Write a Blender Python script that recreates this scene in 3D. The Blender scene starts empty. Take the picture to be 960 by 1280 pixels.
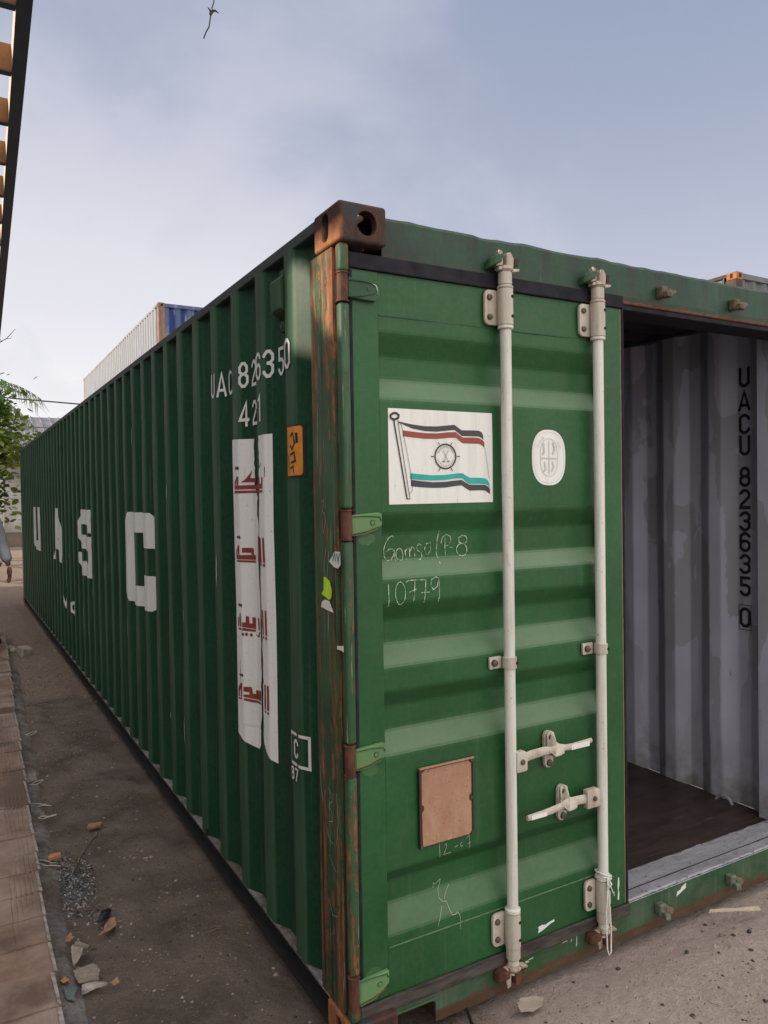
import bpy, bmesh, math, random
from mathutils import Vector, Matrix, noise as mnoise
R = math.radians
random.seed(7)
scene = bpy.context.scene
C = scene.collection

# ------------------------------------------------------------------ camera
cam_d = bpy.data.cameras.new("camera"); cam = bpy.data.objects.new("camera", cam_d); C.objects.link(cam)
CAM = Vector((-1.00797, -2.01097, 1.71780)); YAW, PIT, ROL = 0.516962, -0.0214092, -0.0157863
fw = Vector((math.sin(YAW)*math.cos(PIT), math.cos(YAW)*math.cos(PIT), math.sin(PIT)))
rt = fw.cross(Vector((0, 0, 1))).normalized(); up = rt.cross(fw)
rt, up = rt*math.cos(ROL)+up*math.sin(ROL), -rt*math.sin(ROL)+up*math.cos(ROL)
M3 = Matrix((rt, up, -fw)).transposed()
cam.matrix_world = Matrix.Translation(CAM) @ M3.to_4x4()
cam_d.sensor_fit = 'HORIZONTAL'; cam_d.sensor_width = 36; cam_d.lens = 948.62/960*36
cam_d.clip_start = 0.05; cam_d.clip_end = 3000
scene.camera = cam

# ------------------------------------------------------------------ light
SUN_EL = R(22.0); SUN_H = Vector((-0.94, 0.34)).normalized()          # horizontal direction towards the sun
to_sun = Vector((SUN_H.x*math.cos(SUN_EL), SUN_H.y*math.cos(SUN_EL), math.sin(SUN_EL)))
sd = bpy.data.lights.new("sun", 'SUN'); sd.energy = 5.0; sd.angle = R(0.5); sd.color = (1.0, 0.86, 0.68)
sun = bpy.data.objects.new("sun", sd); C.objects.link(sun)
sun.rotation_euler = to_sun.to_track_quat('Z', 'Y').to_euler()
w = bpy.data.worlds.new("World"); scene.world = w; w.use_nodes = True
wn, wl = w.node_tree.nodes, w.node_tree.links
wn.clear()
def wnode(t, **k):
    n = wn.new(t)
    for a, b in k.items(): setattr(n, a, b)
    return n
sky = wnode('ShaderNodeTexSky', sky_type='NISHITA', sun_disc=False, sun_elevation=SUN_EL,
            sun_rotation=math.atan2(SUN_H.x, SUN_H.y), air_density=1.0, dust_density=2.0, ozone_density=1.5)
tc = wnode('ShaderNodeTexCoord')
mp = wnode('ShaderNodeMapping'); mp.inputs['Scale'].default_value = (1.3, 1.3, 2.0); mp.inputs['Location'].default_value = (3.1, 1.7, .4)
nz = wnode('ShaderNodeTexNoise'); nz.inputs['Scale'].default_value = 1.5; nz.inputs['Detail'].default_value = 7; nz.inputs['Roughness'].default_value = .55; nz.inputs['Distortion'].default_value = .2
wl.new(tc.outputs['Generated'], mp.inputs['Vector']); wl.new(mp.outputs[0], nz.inputs['Vector'])
sx = wnode('ShaderNodeSeparateXYZ'); wl.new(tc.outputs['Generated'], sx.inputs[0])
def wmath(op, a, b, clamp=False):
    n = wnode('ShaderNodeMath', operation=op, use_clamp=clamp)
    for i, v in enumerate((a, b)):
        if isinstance(v, (int, float)): n.inputs[i].default_value = v
        else: wl.new(v, n.inputs[i])
    return n.outputs[0]
def wrange(v, a, b, c, d):
    n = wnode('ShaderNodeMapRange'); n.interpolation_type = 'SMOOTHSTEP'
    wl.new(v, n.inputs['Value'])
    for i, q in zip(('From Min', 'From Max', 'To Min', 'To Max'), (a, b, c, d)): n.inputs[i].default_value = q
    return n.outputs[0]
def wmix(f, a, b):
    n = wnode('ShaderNodeMix', data_type='RGBA')
    if isinstance(f, (int, float)): n.inputs[0].default_value = f
    else: wl.new(f, n.inputs[0])
    for i, v in ((6, a), (7, b)):
        if isinstance(v, tuple): n.inputs[i].default_value = v+(1,)
        else: wl.new(v, n.inputs[i])
    return n.outputs[2]
clouds = wrange(nz.outputs[0], .40, .60, 0.0, 1.0)
low = wrange(sx.outputs[2], -.02, .62, 1.0, 0.0)                       # thick hazy cloud towards the horizon
leftness = wrange(wmath('ADD', wmath('MULTIPLY', sx.outputs[0], -.75), wmath('MULTIPLY', sx.outputs[1], .66), ), -.2, .9, 0.0, 1.0)
fac = wmath('MINIMUM', wmath('ADD', wmath('ADD', wmath('MULTIPLY', clouds, .40), wmath('MULTIPLY', low, .72)), wmath('MULTIPLY', leftness, .30)), .97)
blue = wmix(.78, sky.outputs[0], (3.2, 3.7, 5.1))
cloudcol = wmix(low, (5.3, 5.35, 6.2), (7.9, 7.75, 8.2))
# high overhead and rearward sky brightened as added fill for door and ground
rear = wrange(wmath('ADD', wmath('MULTIPLY', sx.outputs[1], -.8), wmath('MULTIPLY', sx.outputs[2], .9)), .35, 1.0, 0.0, 1.0)
cloudcol = wmix(wrange(sx.outputs[2], .0, .24, 1.0, 0.0), cloudcol, (8.7, 8.55, 8.35))
skycol = wmix(fac, blue, cloudcol)
skycol = wmix(rear, skycol, (17.0, 16.2, 15.2))
bg = wnode('ShaderNodeBackground'); bg.inputs['Strength'].default_value = 0.1
wl.new(skycol, bg.inputs['Color'])
wo = wnode('ShaderNodeOutputWorld'); wl.new(bg.outputs[0], wo.inputs[0])
scene.view_settings.view_transform = 'Standard'; scene.view_settings.look = 'None'
scene.view_settings.exposure = 0.22; scene.view_settings.gamma = 1.0; scene.view_settings.use_curve_mapping = False

# ------------------------------------------------------------------ material helper
class Mat:
    def __init__(s, name):
        s.m = bpy.data.materials.new(name); s.m.use_nodes = True
        s.nt = s.m.node_tree; s.nt.nodes.clear()
        s.out = s.nt.nodes.new('ShaderNodeOutputMaterial'); s.b = s.nt.nodes.new('ShaderNodeBsdfPrincipled')
        s.nt.links.new(s.b.outputs[0], s.out.inputs[0])
        s.tc = s.nt.nodes.new('ShaderNodeTexCoord'); s.obj = s.tc.outputs['Object']
    def set(s, sock, v):
        if isinstance(v, (int, float)): sock.default_value = v
        elif isinstance(v, tuple): sock.default_value = v if len(v) == len(sock.default_value) else v+(1,)
        else: s.nt.links.new(v, sock)
    def map(s, scale, loc=(0, 0, 0), rot=(0, 0, 0)):
        n = s.nt.nodes.new('ShaderNodeMapping'); s.nt.links.new(s.obj, n.inputs[0])
        n.inputs['Scale'].default_value = scale; n.inputs['Location'].default_value = loc; n.inputs['Rotation'].default_value = rot
        return n.outputs[0]
    def noise(s, scale=1.0, detail=4, rough=.55, dist=0.0, loc=(0, 0, 0)):
        sc = scale if isinstance(scale, tuple) else (scale,)*3
        n = s.nt.nodes.new('ShaderNodeTexNoise'); s.nt.links.new(s.map(sc, loc), n.inputs['Vector'])
        n.inputs['Scale'].default_value = 1; n.inputs['Detail'].default_value = detail; n.inputs['Roughness'].default_value = rough
        n.inputs['Distortion'].default_value = dist
        return n.outputs[0]
    def voro(s, scale, loc=(0, 0, 0), out='Color', feature='F1'):
        n = s.nt.nodes.new('ShaderNodeTexVoronoi'); n.feature = feature; s.nt.links.new(s.map(scale, loc), n.inputs['Vector'])
        n.inputs['Scale'].default_value = 1
        return n.outputs[out]
    def rough_voro(s):
        n = s.nt.nodes.new('ShaderNodeTexVoronoi'); n.feature = 'F1'; n.distance = 'CHEBYCHEV'
        a = s.nt.nodes.new('ShaderNodeVectorMath'); a.operation = 'ADD'; ns = s.nt.nodes.new('ShaderNodeTexNoise'); ns.inputs['Scale'].default_value = 11; ns.inputs['Detail'].default_value = 6
        s.nt.links.new(s.obj, ns.inputs['Vector']); sc = s.nt.nodes.new('ShaderNodeVectorMath'); sc.operation = 'SCALE'; sc.inputs['Scale'].default_value = .38
        s.nt.links.new(ns.outputs['Color'], sc.inputs[0]); s.nt.links.new(s.map((7, 9.5, 2.3), (.3, .1, .2)), a.inputs[0]); s.nt.links.new(sc.outputs[0], a.inputs[1])
        s.nt.links.new(a.outputs[0], n.inputs['Vector']); n.inputs['Scale'].default_value = 1
        return n.outputs['Color']
    def rng(s, v, a, b, c=0.0, d=1.0, smooth=False):
        n = s.nt.nodes.new('ShaderNodeMapRange'); s.set(n.inputs['Value'], v)
        if smooth: n.interpolation_type = 'SMOOTHSTEP'
        for i, q in zip(('From Min', 'From Max', 'To Min', 'To Max'), (a, b, c, d)): n.inputs[i].default_value = q
        return n.outputs[0]
    def math(s, op, a, b=0.0, clamp=False):
        n = s.nt.nodes.new('ShaderNodeMath'); n.operation = op; n.use_clamp = clamp
        s.set(n.inputs[0], a); s.set(n.inputs[1], b); return n.outputs[0]
    def mix(s, f, a, b, mode='MIX'):
        n = s.nt.nodes.new('ShaderNodeMix'); n.data_type = 'RGBA'; n.blend_type = mode
        s.set(n.inputs[0], f); s.set(n.inputs[6], a); s.set(n.inputs[7], b); return n.outputs[2]
    def sep(s):
        n = s.nt.nodes.new('ShaderNodeSeparateXYZ'); s.nt.links.new(s.obj, n.inputs[0]); return n.outputs
    def bump(s, h, strength=.3, dist=.01):
        n = s.nt.nodes.new('ShaderNodeBump'); s.set(n.inputs['Height'], h)
        n.inputs['Strength'].default_value = strength; n.inputs['Distance'].default_value = dist
        s.nt.links.new(n.outputs[0], s.b.inputs['Normal'])
    def fin(s, col, rough=.6, metal=0.0, spec=.5):
        s.set(s.b.inputs['Base Color'], col); s.set(s.b.inputs['Roughness'], rough); s.set(s.b.inputs['Metallic'], metal)
        s.b.inputs['Specular IOR Level'].default_value = spec
        return s.m

def m_plain(name, col, rough=.6, var=.25, scale=30.0, metal=0.0, bump=0.0, spec=.5):
    m = Mat(name); n = m.noise(scale, 5)
    dark = tuple(c*(1-var) for c in col); lite = tuple(min(1, c*(1+var)) for c in col)
    if bump: m.bump(n, bump, .004)
    return m.fin(m.mix(m.rng(n, .3, .7), dark, lite), m.rng(n, .3, .7, rough-.06, rough+.08), metal, spec)

def m_green(name, base, dust=.35, chips=.02, streak=.3, rough=.42, grime_and_shade=False, seed=0.0, settle=False, low=False, ribs=False):
    m = Mat(name); L = (seed, seed*1.7, seed*.6)
    big = m.noise(1.6, 4, loc=L); fine = m.noise(60, 3, loc=L)
    dk = tuple(c*.78 for c in base); lt = tuple(min(1, c*1.22) for c in base)
    col = m.mix(m.rng(big, .3, .7), dk, lt)
    col = m.mix(m.rng(fine, .35, .75, 0, .045), col, (.28, .33, .28))
    st = m.noise((14, 14, .8), 5, loc=L)
    col = m.mix(m.rng(st, .52, .8, 0, streak), col, tuple(c*.55+.03 for c in base))
    st2 = m.noise((42, 42, .9), 4, .6, loc=(seed+5, 2, 1))
    col = m.mix(m.rng(st2, .60, .82, 0, streak*.8), col, (.22, .27, .20))
    du = m.noise(4.5, 6, .65, loc=(seed+9, 0, 0))
    col = m.mix(m.rng(du, .42, .8, 0, dust*.6), col, (.20, .24, .20))
    if chips:
        ch = m.noise((34, 34, 12), 6, .7, loc=(seed+3, 1, 7)); big2 = m.noise(2.3, 2, loc=(seed, 4, 4))
        k = m.math('MULTIPLY', m.rng(ch, .70-chips, .73-chips), m.rng(big2, .45, .6))
        col = m.mix(k, col, (.13, .045, .02))
    if grime_and_shade:
        z = m.sep()[2]; g = m.noise((22, 22, 3), 5, loc=(1, seed, 0))
        k = m.math('MULTIPLY', m.rng(g, .42, .62), m.rng(z, 2.46, 2.58, 0.15, .85))
        col = m.mix(k, col, (.022, .02, .022))
        so = m.math('MULTIPLY', m.rng(m.math('ADD', m.sep()[0], m.math('MULTIPLY', g, .35)), .62, .30), m.rng(m.math('ADD', z, m.math('MULTIPLY', g, .05)), 2.56, 2.50, .15, .9))  # soot beside the casting, with the overhang's shadow painted in
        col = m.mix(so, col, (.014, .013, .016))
        e = m.math('MULTIPLY', m.rng(m.noise((30, 30, 40), 6, .7), .48, .58), m.rng(z, 2.475, 2.43, 0, 1.0))
        col = m.mix(e, col, (.085, .035, .022))
    if seed == 4:      # fine handling scratches and rubs on the door
        col = m.mix(m.rng(m.noise((5, 5, 230), 3, .5, 0, (1, 2, 3)), .70, .74, 0, .16), col, (.18, .25, .17))
        col = m.mix(m.rng(m.noise((170, 170, 6), 3, .5, 0, (8, 2, 3)), .71, .75, 0, .16), col, (.15, .22, .14))
        col = m.mix(m.rng(m.noise((9, 9, 7), 7, .75, 0, (3, 9, 9)), .58, .70, 0, .45), col, (.055, .085, .045))
        col = m.mix(m.rng(m.noise((60, 60, 55), 4, .6, 0, (3, 1, 9)), .70, .73, 0, .8), col, (.06, .05, .03))
    if settle:      # dust lies on faces that lean upward
        g = m.nt.nodes.new('ShaderNodeNewGeometry'); sp = m.nt.nodes.new('ShaderNodeSeparateXYZ'); m.nt.links.new(g.outputs['True Normal'], sp.inputs[0])
        k = m.math('MULTIPLY', m.rng(sp.outputs[2], .2, .6), m.rng(m.noise((3, 3, 9), 6, .6, 0, (2, 5, 1)), .25, .6, .32, .52))
        col = m.mix(k, col, (.26, .34, .24))
    if ribs:        # the outer ribs are mixed paler, in uneven streaks
        xx = m.sep()[0]; g = m.noise((20, 20, 1.6), 6, .65, 0, (6, 6, 3))
        col = m.mix(m.math('MULTIPLY', m.rng(xx, .0085, .0035), m.rng(g, .3, .65, .14, .55)), col, (.075, .150, .095))
    if low:
        zz = m.sep()[2]; g = m.noise((11, 11, 30), 8, .75, 0, (4, 4, 2))
        col = m.mix(m.rng(m.math('ADD', zz, m.math('MULTIPLY', g, -.09)), .004, -.006, 0, .92), col, (.075, .033, .021))
        col = m.mix(m.math('MULTIPLY', m.rng(g, .45, .65), m.rng(zz, .16, .09, 0, .5)), col, (.10, .085, .06))
    m.bump(m.noise(9, 3, loc=L), .05, .02)
    return m.fin(col, m.rng(big, .3, .7, rough-.04, rough+.06), 0, .18 if ribs else .32)

def m_rustpost(name):
    m = Mat(name); zz = m.sep()[2]
    g = m.mix(m.rng(m.noise(5, 4), .3, .7), (.018, .060, .028), (.042, .115, .048))
    g = m.mix(m.rng(m.noise((60, 60, 1.5), 4), .58, .72, 0, .7), g, (.13, .22, .10))
    n1 = m.noise((22, 22, .8), 9, .80, .5, (2, 1, 0)); n2 = m.noise((34, 34, 12), 9, .82, .4, (0, 7, 2))
    wide = m.math('ADD', m.rng(zz, 1.75, 2.45, 0, .04), m.rng(zz, 1.1, .3, 0, .03))
    s1 = m.math('ADD', m.math('MULTIPLY', n1, .55), m.math('ADD', m.math('MULTIPLY', n2, .45), wide))
    k = m.rng(s1, .530, .540)
    rust = m.mix(m.rng(m.noise((50, 50, 9), 6, .7), .3, .7), (.10, .032, .016), (.38, .15, .06))
    col = m.mix(k, g, rust)
    k2 = m.rng(m.noise((44, 44, .9), 5, .6, 0, (9, 3, 3)),   .61, .64)
    col = m.mix(k2, col, (.035, .018, .012))
    k3 = m.rng(m.noise((90, 90, 3.5), 5, .65, 0, (4, 8, 3)), .645, .675, 0, .75)
    col = m.mix(k3, col, (.45, .42, .28))
    m.bump(m.math('ADD', s1, m.math('MULTIPLY', k, -.25)), .9, .006)
    return m.fin(col, m.rng(k, 0, 1, .45, .8), 0, .45)

def m_rust(name, a, b, scale=22.0, patch=None, rough=.75):
    m = Mat(name); n = m.noise((scale, scale, scale*.45), 7, .68)
    col = m.mix(m.rng(n, .32, .68), a, b)
    if patch: col = m.mix(m.rng(m.noise(13, 4, .6, 0, (3, 3, 1)), .52, .62), col, patch)
    sp = m.noise(110, 3); col = m.mix(m.rng(sp, .62, .72, 0, .5), col, tuple(c*.35 for c in a))
    m.bump(n, .5, .006)
    return m.fin(col, rough, 0, .35)

def m_bar(name, base, stain, amount=.5):
    m = Mat(name); n = m.noise((30, 30, 2.2), 6, .65); f = m.noise(90, 4, .6)
    col = m.mix(m.rng(n, .45, .75, 0, amount), base, stain)
    col = m.mix(m.rng(f, .62, .75, 0, .55), col, (.19, .10, .06))
    col = m.mix(m.rng(m.noise((22, 22, 7), 7, .75, 0, (3, 1, 4)), .60, .70, 0, .55), col, tuple(c*.55 for c in stain))
    col = m.mix(m.rng(m.noise((50, 50, 24), 6, .7, 0, (9, 1, 4)), .68, .71, 0, .85), col, (.13, .06, .035))
    m.bump(f, .25, .002)
    return m.fin(col, m.rng(n, .3, .7, .42, .62), 0, .45)

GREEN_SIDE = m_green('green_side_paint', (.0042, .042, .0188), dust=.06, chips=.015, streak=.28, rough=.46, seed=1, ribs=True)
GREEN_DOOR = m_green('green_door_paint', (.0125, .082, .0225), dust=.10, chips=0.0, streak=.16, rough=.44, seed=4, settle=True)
GREEN_HEAD = m_green('green_header_paint', (.010, .054, .027), dust=.18, chips=.03, streak=.5, rough=.5, grime_and_shade=True, seed=6)
GREEN_SILL = m_green('green_sill_paint', (.015, .064, .024), dust=.55, chips=.08, streak=.6, rough=.55, seed=8, low=True)
GREEN_HINGE = m_green('green_hinge_paint', (.112, .225, .082), dust=.35, chips=.05, streak=.1, rough=.55, seed=11)
POST = m_rustpost('rusted_post_paint')
def mk_casting():
    m = Mat('casting_rust_sun_tone'); n = m.noise((42, 42, 12), 8, .75); zz = m.sep()[2]; xx = m.sep()[0]
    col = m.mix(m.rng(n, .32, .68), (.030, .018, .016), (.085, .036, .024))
    sun_orange = m.mix(m.rng(n, .3, .7), (.20, .072, .032), (.40, .17, .075))
    k = m.math('MULTIPLY', m.rng(m.math('ADD', zz, m.math('MULTIPLY', n, .05)), 2.572, 2.556), m.rng(m.math('ADD', xx, m.math('MULTIPLY', n, .02)), .024, .008))  # orange on the lower outer side stands for sunlight over brown rust
    col = m.mix(k, col, sun_orange)
    pt = m.math('MULTIPLY', m.rng(m.noise(15, 5, .6, 0, (3, 3, 1)), .46, .56), m.math('MULTIPLY', m.rng(xx, .005, .014), m.rng(xx, .085, .055)))
    col = m.mix(pt, col, (.030, .040, .042))
    m.bump(m.noise(70, 6, .7), .8, .006); return m.fin(col, .75, 0, .35)
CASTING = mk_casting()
RUST_ORANGE = m_rust('orange_rust', (.22, .075, .03), (.42, .17, .07), 26)
RUST_BROWN = m_rust('brown_rust', (.05, .022, .016), (.15, .06, .036), 40)
RUBBER = m_plain('gasket_rubber', (.019, .018, .025), .7, .5, 18, spec=.15)
def mk_dusty_rubber():
    m = Mat('dusty_rubber'); n = m.noise((7, 30, 40), 6, .7)
    return m.fin(m.mix(m.rng(n, .35, .7), (.030, .026, .026), (.105, .088, .078)), .85, 0, .3)
RUBBER_D = mk_dusty_rubber()
WELD = m_plain('pale_weld_paint', (.085, .16, .085), .5, .3, 40)
BLACK_RAIL = m_plain('black_bitumen', (.012, .011, .012), .6, .4, 16)
RAIL_TOP = m_plain('grimy_rail', (.028, .044, .042), .6, .5, 14)
BAR = m_bar('cream_bar_paint', (.66, .65, .61), (.36, .31, .25), .75)
CAMMAT = m_bar('rust_stained_fitting', (.40, .35, .29), (.17, .085, .05), 1.0)
KEEP = m_rust('dull_rusty_keeper', (.045, .04, .028), (.17, .125, .085), 60)
BARCAST = m_bar('cream_fitting_paint', (.50, .46, .40), (.30, .22, .17), .8)
BOLT = m_plain('bolt_steel', (.10, .075, .06), .5, .5, 60, .4)
HOLE = m_plain('dark_hole', (.008, .008, .008), .9, .2)
WHITEPAINT = m_bar('white_letter_paint', (.66, .68, .67), (.47, .50, .48), .5)
BANNER = m_bar('white_banner_vinyl', (.74, .75, .75), (.62, .63, .63), .4)
def mk_decal():
    m = Mat('white_decal_vinyl'); n = m.noise((26, 26, 3), 6, .7); f = m.noise((70, 70, 18), 6, .7, 0, (2, 2, 9))
    col = m.mix(m.rng(n, .45, .75, 0, .8), (.76, .76, .74), (.60, .60, .56))
    col = m.mix(m.rng(f, .63, .72, 0, .7), col, (.42, .34, .25))
    col = m.mix(m.rng(m.noise((3, 3, 200), 2, .5, 0, (7, 1, 1)), .72, .75, 0, .5), col, (.45, .45, .43))
    return m.fin(col, .5, 0, .4)
DECAL = mk_decal()
MAROON = m_plain('maroon_print', (.23, .042, .032), .5, .25, 40)
PR_BLACK = m_plain('black_print', (.016, .015, .018), .5, .3)
PR_GREY = m_plain('dark_grey_print', (.045, .042, .052), .5, .2)
PR_RED = m_plain('red_print', (.26, .052, .035), .5, .15)
PR_TEAL = m_plain('teal_print', (.012, .36, .33), .5, .15)
PR_PALE = m_plain('pale_relief_print', (.50, .50, .47), .5, .1)
ORANGE = m_plain('orange_decal', (.62, .235, .035), .5, .15, 25)
def mk_chalk():
    m = Mat('chalk'); n = m.noise((140, 140, 60), 5, .7)
    return m.fin(m.mix(m.rng(n, .40, .60), (.06, .15, .06), (.56, .60, .54)), .9, 0, .2)
CHALK = mk_chalk()
SCRATCH = m_plain('pale_scratch', (.34, .42, .34), .8, .25, 80)
PLACARD = None
def mk_placard():
    m = Mat('rusty_plate'); n = m.noise((16, 16, 7), 6, .7); f = m.noise(75, 5, .7)
    col = m.mix(m.rng(n, .35, .7), (.40, .235, .16), (.30, .14, .075))
    col = m.mix(m.rng(f, .58, .70, 0, .8), col, (.13, .055, .03))
    col = m.mix(m.rng(m.noise(33, 3, .6, 0, (2, 2, 2)), .62, .7, 0, .5), col, (.46, .36, .29))
    m.bump(f, .3, .002); return m.fin(col, .7)
PLACARD = mk_placard()
def mk_inner():
    m = Mat('lavender_interior_paint'); n = m.noise(3, 5)
    col = m.mix(m.rng(n, .3, .7), (.375, .38, .475), (.465, .47, .585))
    v = m.rough_voro(); sepc = m.nt.nodes.new('ShaderNodeSeparateColor'); m.nt.links.new(v, sepc.inputs[0])
    nn = m.noise((9, 9, 5), 5, .6, .3)
    k = m.rng(m.math('ADD', m.math('MULTIPLY', sepc.outputs[0], .55), m.math('MULTIPLY', nn, .45)), .52, .535)
    zz = m.sep()[2]
    k = m.math('MULTIPLY', k, m.rng(m.math('ADD', zz, m.math('MULTIPLY', nn, .6)), .75, 1.3, .35, 1.0))
    col = m.mix(m.math('MULTIPLY', k, .45), col, (.20, .20, .195))
    sc = m.noise((18, 18, 9), 6, .7, 0, (5, 5, 5)); col = m.mix(m.rng(sc, .68, .72, 0, .8), col, (.07, .06, .06))
    dirt = m.math('MULTIPLY', m.rng(m.noise(12, 5), .35, .65), m.rng(zz, .45, .14, 0, .9))
    col = m.mix(dirt, col, (.19, .165, .12))
    return m.fin(col, m.rng(n, .3, .7, .5, .65), 0, .4)
INNER = mk_inner()
def mk_deck():
    m = Mat('worn_plywood_deck'); n = m.noise((3, 26, 3), 7, .65); n2 = m.noise(5, 5)
    col = m.mix(m.rng(n, .3, .7), (.013, .0085, .008), (.050, .031, .026))
    col = m.mix(m.rng(m.noise((5, 40, 5), 6, .7, 0, (3, 3, 0)), .6, .75, 0, .5), col, (.20, .16, .14))
    m.bump(n, .3, .004); return m.fin(col, m.rng(n2, .3, .7, .34, .6))
DECK = mk_deck()
def mk_thresh():
    m = Mat('worn_threshold_steel'); n = m.noise((6, 30, 30), 6, .7); f = m.noise(40, 5, .7)
    col = m.mix(m.rng(n, .3, .7), (.19, .19, .22), (.36, .36, .40))
    col = m.mix(m.rng(f, .57, .66, 0, .85), col, (.10, .07, .055))
    m.bump(f, .4, .004); return m.fin(col, .5, .1)
THRESH = mk_thresh()

def mk_ground():
    m = Mat('dirt_ground'); x, y, z = m.sep()
    n = m.noise(2.2, 8, .65); f = m.noise(26, 7, .7); g = m.noise(120, 4, .7)
    wob = m.math('MULTIPLY', m.math('SUBTRACT', n, .5), 1.1)
    # pale trodden dust in front of the doors
    kf = m.rng(m.math('ADD', m.math('SUBTRACT', m.math('MULTIPLY', x, .9), m.math('MULTIPLY', y, 1.0)), wob), .15, .75, 0, 1, True)
    dust = m.mix(m.rng(f, .3, .7), (.40, .32, .285), (.51, .425, .385))
    dirt = m.mix(m.rng(f, .3, .7), (.17, .125, .10), (.30, .23, .185))
    far = m.mix(m.rng(f, .3, .7), (.24, .185, .145), (.36, .285, .235))
    # darker soil tone in the near part of the alley, ends on a ragged line
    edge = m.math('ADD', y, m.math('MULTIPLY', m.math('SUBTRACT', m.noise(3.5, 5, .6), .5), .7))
    near_soil = m.mix(m.rng(m.noise(3.3, 6, .6, .4, (4, 2, 0)), .34, .68), (.088, .068, .057), (.225, .178, .150))
    near_soil = m.mix(m.rng(f, .5, .75, 0, .5), near_soil, (.20, .168, .148))
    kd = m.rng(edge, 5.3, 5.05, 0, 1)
    col = m.mix(kd, dirt, near_soil)
    col = m.mix(m.rng(m.math('ADD', y, wob), 12.5, 17, 0, 1, True), col, far)
    col = m.mix(kf, col, dust)
    # grey ash and cement spill beside the brick edge
    spill = m.math('MULTIPLY', m.rng(m.noise(14, 6, .7), .46, .58), m.math('MULTIPLY', m.rng(m.math('ADD', x, m.math('MULTIPLY', m.noise(5, 4), .12)), -.55, -.60, 0, 1), m.rng(y, 6.6, 6.1)))
    col = m.mix(spill, col, (.15, .145, .155))
    col = m.mix(m.rng(m.noise(55, 8, .8, 0, (1, 9, 0)), .45, .70, 0, .45), col, m.mix(.5, col, (.05, .038, .032)))
    col = m.mix(m.rng(g, .60, .68, 0, .65), col, (.05, .038, .032))
    col = m.mix(m.rng(m.noise(150, 3, .6, 0, (5, 5, 5)), .66, .72, 0, .8), col, (.36, .31, .27))
    h = m.math('ADD', m.math('MULTIPLY', f, .75), m.math('MULTIPLY', g, .35))
    m.bump(h, 1.0, .03)
    return m.fin(col, .9, 0, .25)
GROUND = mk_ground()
def mk_brick():
    m = Mat('dusty_clay_block'); f = m.noise(30, 6, .7); n = m.noise(2.6, 7, .65, .3)
    col = m.mix(m.rng(f, .3, .7), (.165, .105, .078), (.25, .165, .128))
    col = m.mix(m.rng(n, .40, .62), col, (.30, .235, .20))
    col = m.mix(m.rng(m.noise(1.7, 6, .6, .5, (3, 8, 0)), .47, .60, 0, .8), col, (.095, .064, .050))
    m.bump(f, .35, .006); return m.fin(col, .85, 0, .25)
CLAY = mk_brick()
MORTAR = m_plain('pale_mortar', (.30, .265, .245), .9, .55, 34, bump=.4)
def mk_cement():
    m = Mat('grey_cement'); n = m.noise(7, 8, .7); f = m.noise(45, 6, .7)
    col = m.mix(m.rng(n, .35, .65), (.10, .085, .075), (.29, .275, .275)); col = m.mix(m.rng(m.noise(2.6, 7, .7, 0, (3, 3, 3)), .48, .60, 0, .75), col, (.10, .076, .062)); col = m.mix(m.rng(f, .5, .72, 0, .7), col, (.06, .05, .045)); col = m.mix(m.rng(f, .42, .28, 0, .6), col, (.33, .32, .32))
    m.bump(f, .8, .012); return m.fin(col, .9, 0, .25)
CEMENT = mk_cement()

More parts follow.
